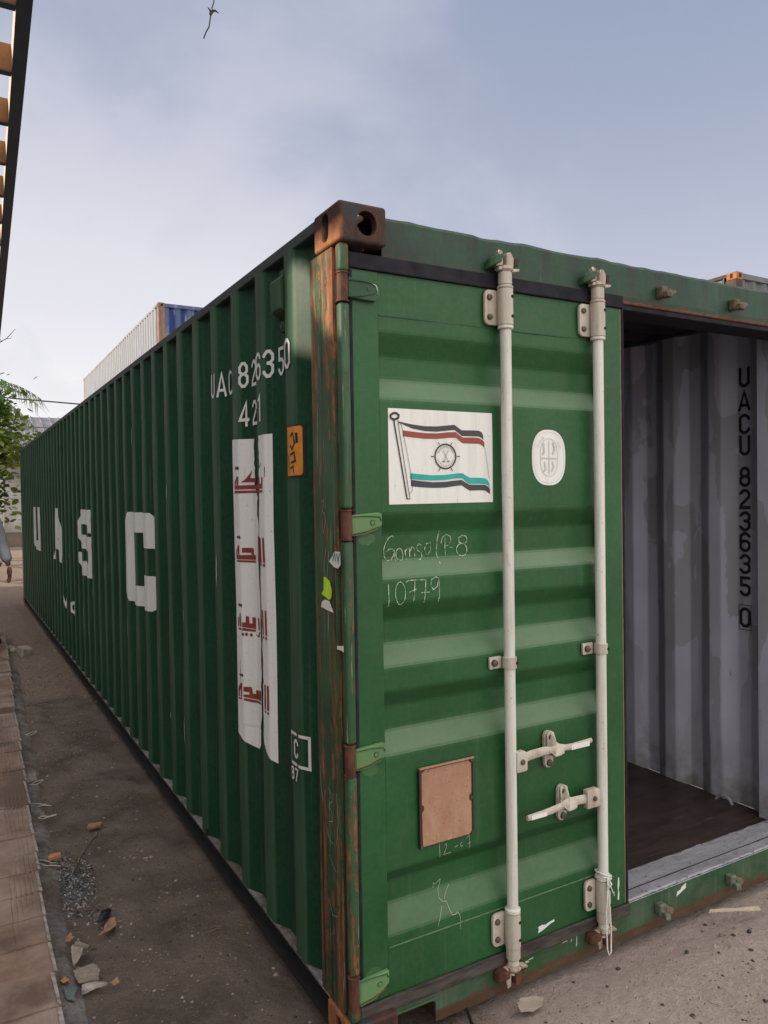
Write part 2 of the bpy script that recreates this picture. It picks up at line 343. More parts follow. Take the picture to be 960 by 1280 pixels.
# ------------------------------------------------------------------ mesh helper
class MB:
    def __init__(s): s.v = []; s.f = []; s.mi = []; s.mats = []
    def slot(s, m):
        if m not in s.mats: s.mats.append(m)
        return s.mats.index(m)
    def add(s, vs, fs, m):
        k = len(s.v); i = s.slot(m); s.v += [tuple(q) for q in vs]
        for f in fs: s.f.append(tuple(a+k for a in f)); s.mi.append(i)
        return s
    def bm(s, bm, m):
        bm.verts.ensure_lookup_table(); bm.verts.index_update()
        s.add([v.co[:] for v in bm.verts], [[v.index for v in f.verts] for f in bm.faces], m); bm.free(); return s
    def box(s, a, b, m, bevel=0.0, mat=None, seg=2):
        bm = bmesh.new(); bmesh.ops.create_cube(bm, size=1)
        c = [(a[i]+b[i])/2 for i in range(3)]; d = [abs(b[i]-a[i]) for i in range(3)]
        for v in bm.verts: v.co = Vector((c[0]+v.co.x*d[0], c[1]+v.co.y*d[1], c[2]+v.co.z*d[2]))
        if bevel: bmesh.ops.bevel(bm, geom=bm.edges[:], offset=min(bevel, min(d)*.45), segments=seg, profile=.5, affect='EDGES')
        if mat is not None: bmesh.ops.transform(bm, matrix=mat, verts=bm.verts)
        return s.bm(bm, m)
    def prism(s, pts, d, m, bevel=0.0):
        """pts: 3D polygon, d: extrusion vector"""
        bm = bmesh.new(); vs = [bm.verts.new(p) for p in pts]; f = bm.faces.new(vs)
        r = bmesh.ops.extrude_face_region(bm, geom=[f]); d = Vector(d)
        for v in r['geom']:
            if isinstance(v, bmesh.types.BMVert): v.co += d
        bmesh.ops.recalc_face_normals(bm, faces=bm.faces)
        if bevel: bmesh.ops.bevel(bm, geom=bm.edges[:], offset=bevel, segments=2, profile=.5, affect='EDGES')
        return s.bm(bm, m)
    def tube(s, pts, rad, m, n=12, cap=True):
        pts = [Vector(p) for p in pts]; rs = rad if isinstance(rad, (list, tuple)) else [rad]*len(pts)
        vs = []; fs = []; prev = None
        for i, p in enumerate(pts):
            t = (pts[min(i+1, len(pts)-1)]-pts[max(i-1, 0)]).normalized()
            if t.length < 1e-6: t = Vector((0, 0, 1))
            if prev is None: a = t.orthogonal().normalized()
            else:
                a = prev-t*prev.dot(t)
                a = a.normalized() if a.length > 1e-6 else t.orthogonal().normalized()
            prev = a; b = t.cross(a)
            for k in range(n):
                q = 2*math.pi*k/n; vs.append(p+(a*math.cos(q)+b*math.sin(q))*rs[i])
        for i in range(len(pts)-1):
            for k in range(n):
                fs.append((i*n+k, i*n+(k+1) % n, (i+1)*n+(k+1) % n, (i+1)*n+k))
        if cap: fs.append(tuple(range(n-1, -1, -1))); fs.append(tuple((len(pts)-1)*n+k for k in range(n)))
        return s.add(vs, fs, m)
    def build(s, name, parent=None, smooth=False, angle=35):
        me = bpy.data.meshes.new(name); me.from_pydata(s.v, [], s.f)
        for q in s.mats: me.materials.append(q)
        me.polygons.foreach_set('material_index', s.mi); me.update()
        if smooth:
            me.polygons.foreach_set('use_smooth', [True]*len(me.polygons))
            try: me.set_sharp_from_angle(angle=R(angle))
            except Exception: pass
        o = bpy.data.objects.new(name, me); C.objects.link(o)
        if parent: o.parent = parent
        return o
def one(fn, *a, **k): b = MB(); getattr(b, fn)(*a, **k); return b
def tag(o, label=None, cat=None, group=None, kind=None):
    if label: o['label'] = label
    if cat: o['category'] = cat
    if group: o['group'] = group
    if kind: o['kind'] = kind
    return o
def thing(name, label, cat, loc=(0, 0, 0), rz=0.0, group=None):
    o = bpy.data.objects.new(name, None); C.objects.link(o); o.location = loc; o.rotation_euler = (0, 0, rz)
    o.empty_display_size = .2
    return tag(o, label, cat, group)
def dup(root, loc, rz=0.0, label=None, group=None, scale=None):
    r = root.copy(); C.objects.link(r); r.location = loc; r.rotation_euler = (0, 0, rz)
    if scale: r.scale = scale
    if label: r['label'] = label
    if group: r['group'] = group
    for ch in list(root.children):
        c = ch.copy(); C.objects.link(c); c.parent = r
        for g in ch.children:
            d = g.copy(); C.objects.link(d); d.parent = c
    return r
def boolean(base, cutters):
    """base minus cutters: evaluated to plain mesh data, cutters deleted"""
    for c in cutters:
        md = base.modifiers.new('cut', 'BOOLEAN'); md.object = c; md.operation = 'DIFFERENCE'; md.solver = 'EXACT'
    dg = bpy.context.evaluated_depsgraph_get()
    me = bpy.data.meshes.new_from_object(base.evaluated_get(dg))
    base.modifiers.clear(); base.data = me
    for c in cutters: bpy.data.objects.remove(c)
    return base
def hsh(*a): return mnoise.noise(Vector(a))

# ================================================================== GROUND
def ground_h(x, y):
    h = .012*mnoise.noise(Vector((x*1.1, y*1.1, 0)))+.007*mnoise.noise(Vector((x*4, y*4, 3)))
    if -.1 < x < 2.6 and -.1 < y < 12.4: h -= .03
    e = max(abs(x-1), abs(y-3))
    return h-.012
xs = [-600, -200, -80, -30, -12, -6, -4]+[-3+i*.08 for i in range(88)]+[4.1, 4.4, 5, 6, 8, 12, 30, 80, 200, 600]
ys = [-400, -100, -30, -12, -6, -4]+[-3+i*.09 for i in range(120)]+[7.9+i*.3 for i in range(45)]+[22, 25, 30, 40, 60, 90, 140, 220, 400, 900]
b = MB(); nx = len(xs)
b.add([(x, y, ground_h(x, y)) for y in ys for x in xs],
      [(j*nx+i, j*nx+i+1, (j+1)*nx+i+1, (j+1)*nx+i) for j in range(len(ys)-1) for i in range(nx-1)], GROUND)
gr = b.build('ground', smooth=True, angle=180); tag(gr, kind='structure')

# ================================================================== MAIN CONTAINER
L, W, H = 12.192, 2.438, 2.591
root = thing('shipping_container', 'large green steel shipping container with white UASC lettering and its right half doorway open', 'shipping container')
PER = .287; Y0 = .36; DEP = .036; YA, YB = .222, L-.222
def prof(y): return (prof0(y-.006)+prof0(y-.002)+prof0(y+.002)+prof0(y+.006))/4
def prof0(y):
    t = ((y-Y0) % PER)/PER*4
    if t < 1: return 0.0
    if t < 2: return DEP*(t-1)
    if t < 3: return DEP
    return DEP*(4-t)
def dent(y, z, sgn=0.0):
    d = .0045*mnoise.noise(Vector((y*.9+sgn, z*1.3, 1.0)))+.0035*mnoise.noise(Vector((y*5+sgn, z*2.2, 4.0)))
    # lower edge knocked about, as on the nearest folds
    d += .010*max(0, mnoise.noise(Vector((y*3.3, z*3+sgn, 9.0)))-.25)*(1 if z < .8 else .35)
    if z < .22 or z > 2.48: d *= max(0, min((z-.13)/.09, (2.55-z)/.07, 1))
    return d
folds = [YA]
k = 0
kk = math.ceil((YA-Y0)/(PER/4))
while Y0+kk*PER/4 < YB:
    if Y0+kk*PER/4 > YA+.01 and Y0+kk*PER/4 < YB-.01: folds += [Y0+kk*PER/4-.006, Y0+kk*PER/4, Y0+kk*PER/4+.006]
    kk += 1
folds.append(YB)
ZR = [.128+(2.556-.128)*i/40 for i in range(41)]
def sheet(b, xf, mat, flip):
    n = len(folds); vs = [(xf(y, z), y, z) for z in ZR for y in folds]
    fs = []
    for j in range(len(ZR)-1):
        for i in range(n-1):
            q = (j*n+i, j*n+i+1, (j+1)*n+i+1, (j+1)*n+i)
            fs.append(q if flip else q[::-1])
    b.add(vs, fs, mat)
XL = lambda y, z: prof(y)+dent(y, z)
XR = lambda y, z: W-prof(y)-dent(y, z, 3.0)
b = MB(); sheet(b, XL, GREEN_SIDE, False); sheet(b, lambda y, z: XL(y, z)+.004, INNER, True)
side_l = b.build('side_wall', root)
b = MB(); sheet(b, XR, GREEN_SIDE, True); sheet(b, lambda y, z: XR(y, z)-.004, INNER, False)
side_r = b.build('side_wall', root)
# rails
for sx_, x0 in ((1, 0.0), (-1, W)):
    b = MB(); b.box((x0+sx_*.001, .17, 2.547), (x0+sx_*.06, L-.17, 2.584), RAIL_TOP, .004); b.build('top_rail', root)
    b = MB()
    b.box((x0+sx_*.004, .17, .112), (x0+sx_*.10, L-.17, .126), CEMENT if sx_ == 1 else BLACK_RAIL, .003)
    b.box((x0+sx_*.045, .17, .014), (x0+sx_*.06, L-.17, .111), BLACK_RAIL)
    b.box((x0+sx_*.012, .17, .010), (x0+sx_*.058, L-.17, .024), BLACK_RAIL)
    b.build('bottom_rail', root)
# roof, floor, end wall
b = MB(); nr = 120; vs = []; fs = []
for i in range(nr+1):
    y = .17+(L-.34)*i/nr; z = 2.570+(.008 if i % 2 else -.008)
    vs += [(.055, y, z), (W-.055, y, z)]
for i in range(nr): fs.append((2*i, 2*i+1, 2*i+3, 2*i+2))
b.add(vs, fs, GREEN_SIDE); b.add([(x, y, z-.006) for x, y, z in vs], [f[::-1] for f in fs], BLACK_RAIL)
b.build('roof_panel', root)
b = MB(); b.box((.04, .215, .105), (W-.04, L-.1, .137), DECK)
b.build('floor_deck', root)
b = MB(); b.box((.05, L-.07, .12), (W-.05, L-.03, 2.5), GREEN_SIDE); b.box((.05, L-.09, .13), (W-.05, L-.073, 2.5), INNER); b.build('end_wall', root)
for k in range(14):       # cross members under the floor
    y = .9+k*.8; one('box', (.06, y, .015), (W-.06, y+.05, .104), BLACK_RAIL).build('cross_member', root)
# corner castings
def casting(cx, cy, cz, sx_, sy_):
    """block whose outer corner is at (cx,cy), growing by sx_,sy_ ; cz = bottom"""
    a = (cx, cy, cz); e = (cx+sx_*.162, cy+sy_*.178, cz+.118)
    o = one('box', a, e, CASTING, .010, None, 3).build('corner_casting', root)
    cut = []
    inn = MB(); inn.box((cx+sx_*.030, cy+sy_*.030, cz+.026), (cx+sx_*.175, cy+sy_*.19, cz+.094), HOLE); cut.append(inn.build('c'))
    def stad(axis, u, v, du, dv):
        pts = []
        for i in range(24):
            q = 2*math.pi*i/24; r = min(du, dv)
            pu = r*math.cos(q)+(du-r)*(1 if math.cos(q) > 0 else -1); pv = r*math.sin(q)+(dv-r)*(1 if math.sin(q) > 0 else -1)
            pts.append((u+pu, v+pv))
        if axis == 'x': p3 = [(cx-sx_*.05, p, q) for p, q in pts]; d = (sx_*.1, 0, 0)
        elif axis == 'y': p3 = [(p, cy-sy_*.05, q) for p, q in pts]; d = (0, sy_*.1, 0)
        else: p3 = [(p, q, cz-.05) for p, q in pts]; d = (0, 0, .22)
        m = MB(); m.prism(p3, d, HOLE); cut.append(m.build('c'))
    stad('x', cx, 0, 0, 0) if False else None
    stad('x', cy+sy_*.095, cz+.060, .024, .043)
    stad('y', cx+sx_*.093, cz+.060, .034, .037)
    stad('z', cx+sx_*.085, cy+sy_*.095, .032, .056)
    boolean(o, cut)
    return o
for cx, s1 in ((0.0, 1), (W, -1)):
    for cy, s2 in ((-.004, 1), (L+.004, -1)):
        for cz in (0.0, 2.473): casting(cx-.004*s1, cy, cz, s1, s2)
# corner posts at the door end, with hinge groove
def door_post(x0, s):
    b = MB()
    b.box((x0+s*.003, .064, .118), (x0+s*.045, .228, 2.473), POST, .006)
    b.box((x0+s*.022, .027, .118), (x0+s*.038, .227, 2.4725), RUST_BROWN, .003); b.box((x0+s*.0385, .085, .118), (x0+s*.090, .227, 2.4725), RUST_BROWN)
    segs = []; hz = [(2.308, 2.374), (1.597, 1.667), (.885, .957), (.165, .250)]
    zz = .119
    for a, e in sorted(hz): segs.append((zz, a-.012)); zz = e+.012
    segs.append((zz, 2.4725))
    for a, e in segs:
        if e-a > .01: b.box((x0+s*.003, .008, a), (x0+s*.036, .043, e), POST, .011, None, 3)
    return b.build('corner_post', root, True)
post_l = door_post(0.0, 1); door_post(W, -1)
for x0, s in ((0.0, 1), (W, -1)):
    one('box', (x0+s*.003, L-.222, .118), (x0+s*.12, L-.004, 2.473), GREEN_SIDE, .006).build('corner_post', root)
# inner liner of the door posts (seen through the doorway)
for x0, s in ((0.0, 1), (W, -1)):
    one('box', (x0+s*.0905, .06, .14), (x0+s*.10, .262, 2.44), INNER, .002).build('post_liner', root)
# header with a dented top edge
b = MB(); n = 60; vs = []; fs = []
for i in range(n+1):
    x = .158+(W-.316)*i/n
    dz = .004*mnoise.noise(Vector((x*6, 1, 2)))+.004*mnoise.noise(Vector((x*17, 5, 2)))
    dy = .004*mnoise.noise(Vector((x*3, 8, 2)))
    prof_h = [(.034, 2.425), (.030+dy*.3, 2.452), (.030+dy, 2.51), (.030+dy, 2.565+dz), (.040+dy, 2.577+dz), (.12, 2.576+dz), (.17, 2.572)]
    vs += [(x, yy, zz) for yy, zz in prof_h]
m_ = 7
for i in range(n):
    for j in range(m_-1): fs.append((i*m_+j, (i+1)*m_+j, (i+1)*m_+j+1, i*m_+j+1))
b.add(vs, fs, GREEN_HEAD)
b.box((.10, .036, 2.404), (W-.10, .166, 2.424), RUBBER, .004)
b.box((.10, .10, 2.424), (W-.10, .166, 2.56), HOLE)
b.box((1.2, .0305, 2.424), (W-.11, .060, 2.437), RUST_BROWN, .004)
header = b.build('header_beam', root)
# sill with forklift notch
sill = MB()
pts = [(.155, .012), (.155, .070), (.168, .078), (.305, .078), (.318, .070), (.318, .006), (W-.318, .006), (W-.318, .07), (W-.155, .07), (W-.155, .012), (W-.09, .012), (W-.09, .149), (.06, .149), (.06, .012)]
sill.prism([(x, .0325, z) for x, z in pts], (0, .012, 0), GREEN_SILL)
sill.box((.14, .046, .008), (.152, .2, .10), RUST_BROWN); sill.box((.322, .046, .008), (.334, .2, .10), RUST_BROWN); sill.box((.153, .2, .008), (.32, .21, .10), HOLE)
sill.box((.155, .028, .080), (.322, .0322, .088), GREEN_SILL, .002)
sill.box((.06, .046, .1005), (W-.06, .214, .112), RUST_BROWN)
sb = sill.build('sill_beam', root)
def ragged(x, a, f): return a*mnoise.noise(Vector((x*f, 3, 7)))
b = MB(); vs = []; fs = []; n = 110; x0 = 1.19
for i in range(n+1):
    x = x0+(W-.1-x0)*i/n; e = .040+abs(ragged(x, .013, 22)); e2 = .105+ragged(x, .008, 9)
    vs += [(x, .030+.002*ragged(x, 1, 60), .146), (x, e, .153), (x, e2, .1512), (x, .20+ragged(x, .012, 14), .1525), (x, .222, .139)]
for i in range(n):
    for j in range(4): fs.append((i*5+j, (i+1)*5+j, (i+1)*5+j+1, i*5+j+1))
b.add(vs, fs, THRESH)
b.box((1.2, .090, .150), (W-.1, .0945, .1538), BLACK_RAIL, .001)
b.build('threshold_plate', sb)
# keepers (cam hooks) on header and sill beyond the closed door
def keeper(x, y, z, s, parent, m=GREEN_SILL, m2=RUST_BROWN):
    b = MB()
    b.box((x-.030, y-.032, z-.024), (x+.006, y+.001, z+.022), m, .007)
    b.prism([(x-.004, y-.05, z-.018), (x+.020, y-.052, z-.010), (x+.046, y-.043, z+.002), (x+.044, y-.03, z+.012*s), (x+.010, y-.02, z+.016)], (0, .030, 0), m2, .004)
    b.prism([(x-.026, y-.056, z-.026), (x-.004, y-.062, z-.030), (x+.000, y-.058, z-.006), (x-.024, y-.05, z-.002)], (0, .026, 0), m, .004)
    return b.build('cam_keeper', parent)
for x in (1.405, 1.842): keeper(x, .030, 2.487, 1, header, KEEP, KEEP)
for x in (1.372, 1.800): keeper(x, .0325, .088, -1, sb, m_plain('greenish_grey_cast', (.10, .12, .085), .6, .4, 50), KEEP)
b = MB(); b.prism([(1.47, .0318, .098), (1.525, .0318, .118), (1.527, .0318, .138), (1.50, .0318, .128), (1.495, .0318, .120), (1.474, .0318, .114)], (0, -.001, 0), WHITEPAINT)
b.build('paint_scrap', sb)
b = MB()
for (x, z, w_, h_) in ((.66, .075, .05, .010), (.70, .083, .03, .006), (.93, .06, .006, .05), (.905, .085, .005, .03), (.86, .095, .03, .005)):
    b.prism([(x, .0318, z), (x+w_, .0318, z+h_*.2), (x+w_*.9, .0318, z+h_), (x+w_*.3, .0318, z+h_*.7)], (0, -.0006, 0), SCRATCH)
b.build('scrape', sb)

# ------------------------------------------------------------------ draped lettering
def strip(pts, t, closed=False, ext=0.0):
    """mitred quads along a polyline"""
    P = [Vector(p) for p in pts]; n = len(P); out = []
    if not closed and ext:
        P[0] = P[0]+(P[0]-P[1]).normalized()*ext; P[-1] = P[-1]+(P[-1]-P[-2]).normalized()*ext
    Lf = []; Rt = []
    for i in range(n):
        if closed: a, c = P[i-1], P[(i+1) % n]
        else: a, c = P[max(i-1, 0)], P[min(i+1, n-1)]
        d1 = (P[i]-a); d2 = (c-P[i])
        if d1.length < 1e-9: d1 = d2
        if d2.length < 1e-9: d2 = d1
        d1.normalize(); d2.normalize()
        n1 = Vector((-d1.y, d1.x)); n2 = Vector((-d2.y, d2.x)); m = n1+n2
        if m.length < 1e-3: m = n1
        m.normalize(); s = min(1/max(m.dot(n1), .35), 2.2)*t/2
        Lf.append(P[i]+m*s); Rt.append(P[i]-m*s)
    for i in range(n if closed else n-1):
        j = (i+1) % n; out.append([Lf[i], Lf[j], Rt[j], Rt[i]])
    return out
l, r, bt, tp, cc = .075, .475, .075, .925, .13
GL = {
 '0': [(True, [(l, bt+cc), (l, tp-cc), (l+cc, tp), (r-cc, tp), (r, tp-cc), (r, bt+cc), (r-cc, bt), (l+cc, bt)])],
 'U': [(False, [(l, 1), (l, bt+cc), (l+cc, bt), (r-cc, bt), (r, bt+cc), (r, 1)])],
 'A': [(False, [(.03, 0), (.275, .93), (.52, 0)]), (False, [(.13, .27), (.42, .27)])],
 'C': [(False, [(r, tp-.24), (r, tp-cc), (r-cc, tp), (l+cc, tp), (l, tp-cc), (l, bt+cc), (l+cc, bt), (r-cc, bt), (r, bt+cc), (r, bt+.24)])],
 'G': [(False, [(r, tp-.2), (r, tp-cc), (r-cc, tp), (l+cc, tp), (l, tp-cc), (l, bt+cc), (l+cc, bt), (r-cc, bt), (r, bt+cc), (r, .48), (.3, .48)])],
 '8': [(True, [(l+.02, .62), (l+.02, tp-cc), (l+cc, tp), (r-cc, tp), (r-.02, tp-cc), (r-.02, .62), (r-cc, .53), (l+cc, .53)]),
       (True, [(l, bt+cc), (l, .42), (l+cc, .525), (r-cc, .525), (r, .42), (r, bt+cc), (r-cc, bt), (l+cc, bt)])],
 '2': [(False, [(l, tp-.2), (l, tp-cc), (l+cc, tp), (r-cc, tp), (r, tp-cc), (r, .62), (l+.02, .2), (l, bt), (r+.07, bt)])],
 '3': [(False, [(l, tp-.2), (l, tp-cc), (l+cc, tp), (r-cc, tp), (r, tp-cc), (r, .62), (r-cc, .52), (.2, .52)]),
       (False, [(r-cc, .52), (r, .42), (r, bt+cc), (r-cc, bt), (l+cc, bt), (l, bt+cc), (l, bt+.2)])],
 '6': [(True, [(l, bt+cc), (l, .44), (l+cc, .55), (r-cc, .55), (r, .44), (r, bt+cc), (r-cc, bt), (l+cc, bt)]),
       (False, [(l, .4), (l, tp-cc), (l+cc, tp), (r-cc, tp), (r, tp-cc), (r, tp-.2)])],
 '5': [(False, [(r+.05, tp), (l+.02, tp), (l+.02, .56), (r-cc, .56), (r, .45), (r, bt+cc), (r-cc, bt), (l+cc, bt), (l, bt+cc), (l, bt+.2)])],
 '4': [(False, [(.40, 0), (.40, .94), (.04, .27), (.56, .27)])],
 '1': [(False, [(.12, .76), (.30, .93), (.30, 0)])],
 '7': [(False, [(.04, tp), (.50, tp), (.22, 0)])],
 'V': [(False, [(.04, 1), (.27, .06), (.50, 1)])],
 'I': [(False, [(.27, 0), (.27, 1)])],
 'N': [(False, [(l, 0), (l, .93), (r, .07), (r, 1)])],
}
def glyphs(text, x, y, h, pitch, t, wscale=1.0):
    """list of polygons (u right, v up) for a block text"""
    out = []
    for i, ch in enumerate(text):
        for cl, pts in GL.get(ch, []):
            q = [(x+i*pitch+px*h*wscale, y+pz*h) for px, pz in pts]
            out.append(strip(q, t, cl))
    return out
def drape(name, layers, fn, fu, fv, parent, off0=.0022, flip=False):
    """layers: list of (material, list of polygons in uv); fn(u,v,off)->xyz; polygons are cut at the fold lines"""
    B = MB(); off = off0
    for mat, polys in layers:
        bm = bmesh.new()
        for p in polys:
            try: bm.faces.new([bm.verts.new((q[0], q[1], 0)) for q in p])
            except ValueError: pass
        bmesh.ops.triangulate(bm, faces=bm.faces[:])
        us = [v.co.x for v in bm.verts]; vs = [v.co.y for v in bm.verts]
        for u in fu:
            if min(us) < u < max(us):
                bmesh.ops.bisect_plane(bm, geom=bm.verts[:]+bm.edges[:]+bm.faces[:], plane_co=(u, 0, 0), plane_no=(1, 0, 0), dist=1e-6)
        for v_ in fv:
            if min(vs) < v_ < max(vs):
                bmesh.ops.bisect_plane(bm, geom=bm.verts[:]+bm.edges[:]+bm.faces[:], plane_co=(0, v_, 0), plane_no=(0, 1, 0), dist=1e-6)
        for v in bm.verts: v.co = Vector(fn(v.co.x, v.co.y, off))
        B.bm(bm, mat); off += .0006
    return B.build(name, parent)
# side: u = -y so that text reads left to right from outside
FU = [-f for f in folds]
side_fn = lambda u, v, off: (XL(-u, v)-off*1.25, -u, v)
def side(name, layers, parent=side_l, off0=.0026): return drape(name, layers, side_fn, FU, ZR, parent, off0)
def flat(ll): return [p for g in ll for p in g]
# serial number row + size code
def rows(ll, mat):  # strokes of one glyph in separate layers, to keep them off one plane
    a = [g for i, g in enumerate(ll) if i % 2 == 0]; c = [g for i, g in enumerate(ll) if i % 2]
    return [(mat, flat(a)), (mat, flat(c))]
side('serial_number', rows(glyphs('UACU 823635 0', -1.281, 2.155, .106, .0705, .0125, .92), WHITEPAINT))
side('size_code', rows(glyphs('42G1', -.926, 2.002, .100, .0735, .0125, .92), WHITEPAINT))
side('yard_lettering', rows(glyphs('VINCI', -6.71, .602, .108, .2, .034, 2.4), WHITEPAINT))
# company letters
def poly(pts, x, y, sx=1.0, sy=1.0): return [(x+p[0]*sx, y+p[1]*sy) for p in pts]
LU = [[(0, 1), (.30, 1), (.30, .30), (.36, .22), (.50, .22), (.5, 0), (.14, 0), (0, .16)], [(1, 1), (1, .16), (.86, 0), (.5, 0), (.5, .22), (.64, .22), (.70, .30), (.70, 1)]]
LA = [[(0, 0), (.36, 1), (.5, 1), (.5, .70), (.40, .40), (.5, .40), (.5, .22), (.34, .22), (.28, 0)], [(1, 0), (.72, 0), (.66, .22), (.5, .22), (.5, .40), (.60, .40), (.5, .70), (.5, 1), (.64, 1)]]
LS = [[(.0, .82), (.12, 1), (.88, 1), (1, .82), (1, .66), (.70, .66), (.70, .78), (.30, .78), (.30, .62), (.0, .56)],
      [(.0, .56), (.30, .62), (.88, .60), (1, .46), (.70, .40), (.12, .41)], [(1, .46), (1, .18), (.88, 0), (.12, 0), (0, .18), (0, .33), (.30, .33), (.30, .22), (.70, .22), (.70, .40)]]
LC = [[(0, .90), (.07, 1), (.80, 1), (1, .84), (1, .64), (.66, .64), (.66, .785), (.30, .785), (.30, .5), (0, .5)],
      [(0, .5), (.30, .5), (.30, .215), (.66, .215), (.66, .36), (1, .36), (1, .12), (.80, 0), (.07, 0), (0, .10)]]
for nm, shp, y0, y1 in (('U', LU, 9.88, 9.08), ('A', LA, 7.55, 6.72), ('S', LS, 5.52, 4.70), ('C', LC, 3.275, 2.455)):
    side('company_letter', [(WHITEPAINT, [poly(p, -y0, 1.045, y0-y1, .592) for p in shp])])
# white banner: two flaked halves, ragged along the fold between them
rb = random.Random(3)
def rag(z, f, a): return a*(mnoise.noise(Vector((z*f, 2, 5)))+.6*mnoise.noise(Vector((z*f*3.1, 7, 5))))
zs = [.77+i*(1.955-.77)/70 for i in range(71)]
left = [(-1.005, 1.957), (-1.004, .752), (-.95, .735), (-.89, .722), (-.855, .715), (-.835, .735)]
for z in zs[2:]:
    edge = -.822+rag(z, 14, .017)-(.022 if z > 1.72 else 0)-(.02 if z < .84 else 0); left.append((edge, min(z, 1.95)))
right = [(-.700, .79), (-.676, .760), (-.64, .742), (-.608, .735), (-.608, 1.952), (-.705+.004, 1.95)]
for z in reversed(zs[3:-1]): right.append((-.706+abs(rag(z, 22, .015))+(.004 if z > 1.7 else 0), z))
side('name_banner', [(BANNER, [left, right])], off0=.0026)
def rect(a, b_, c, d): return [(a, b_), (c, b_), (c, d), (a, d)]
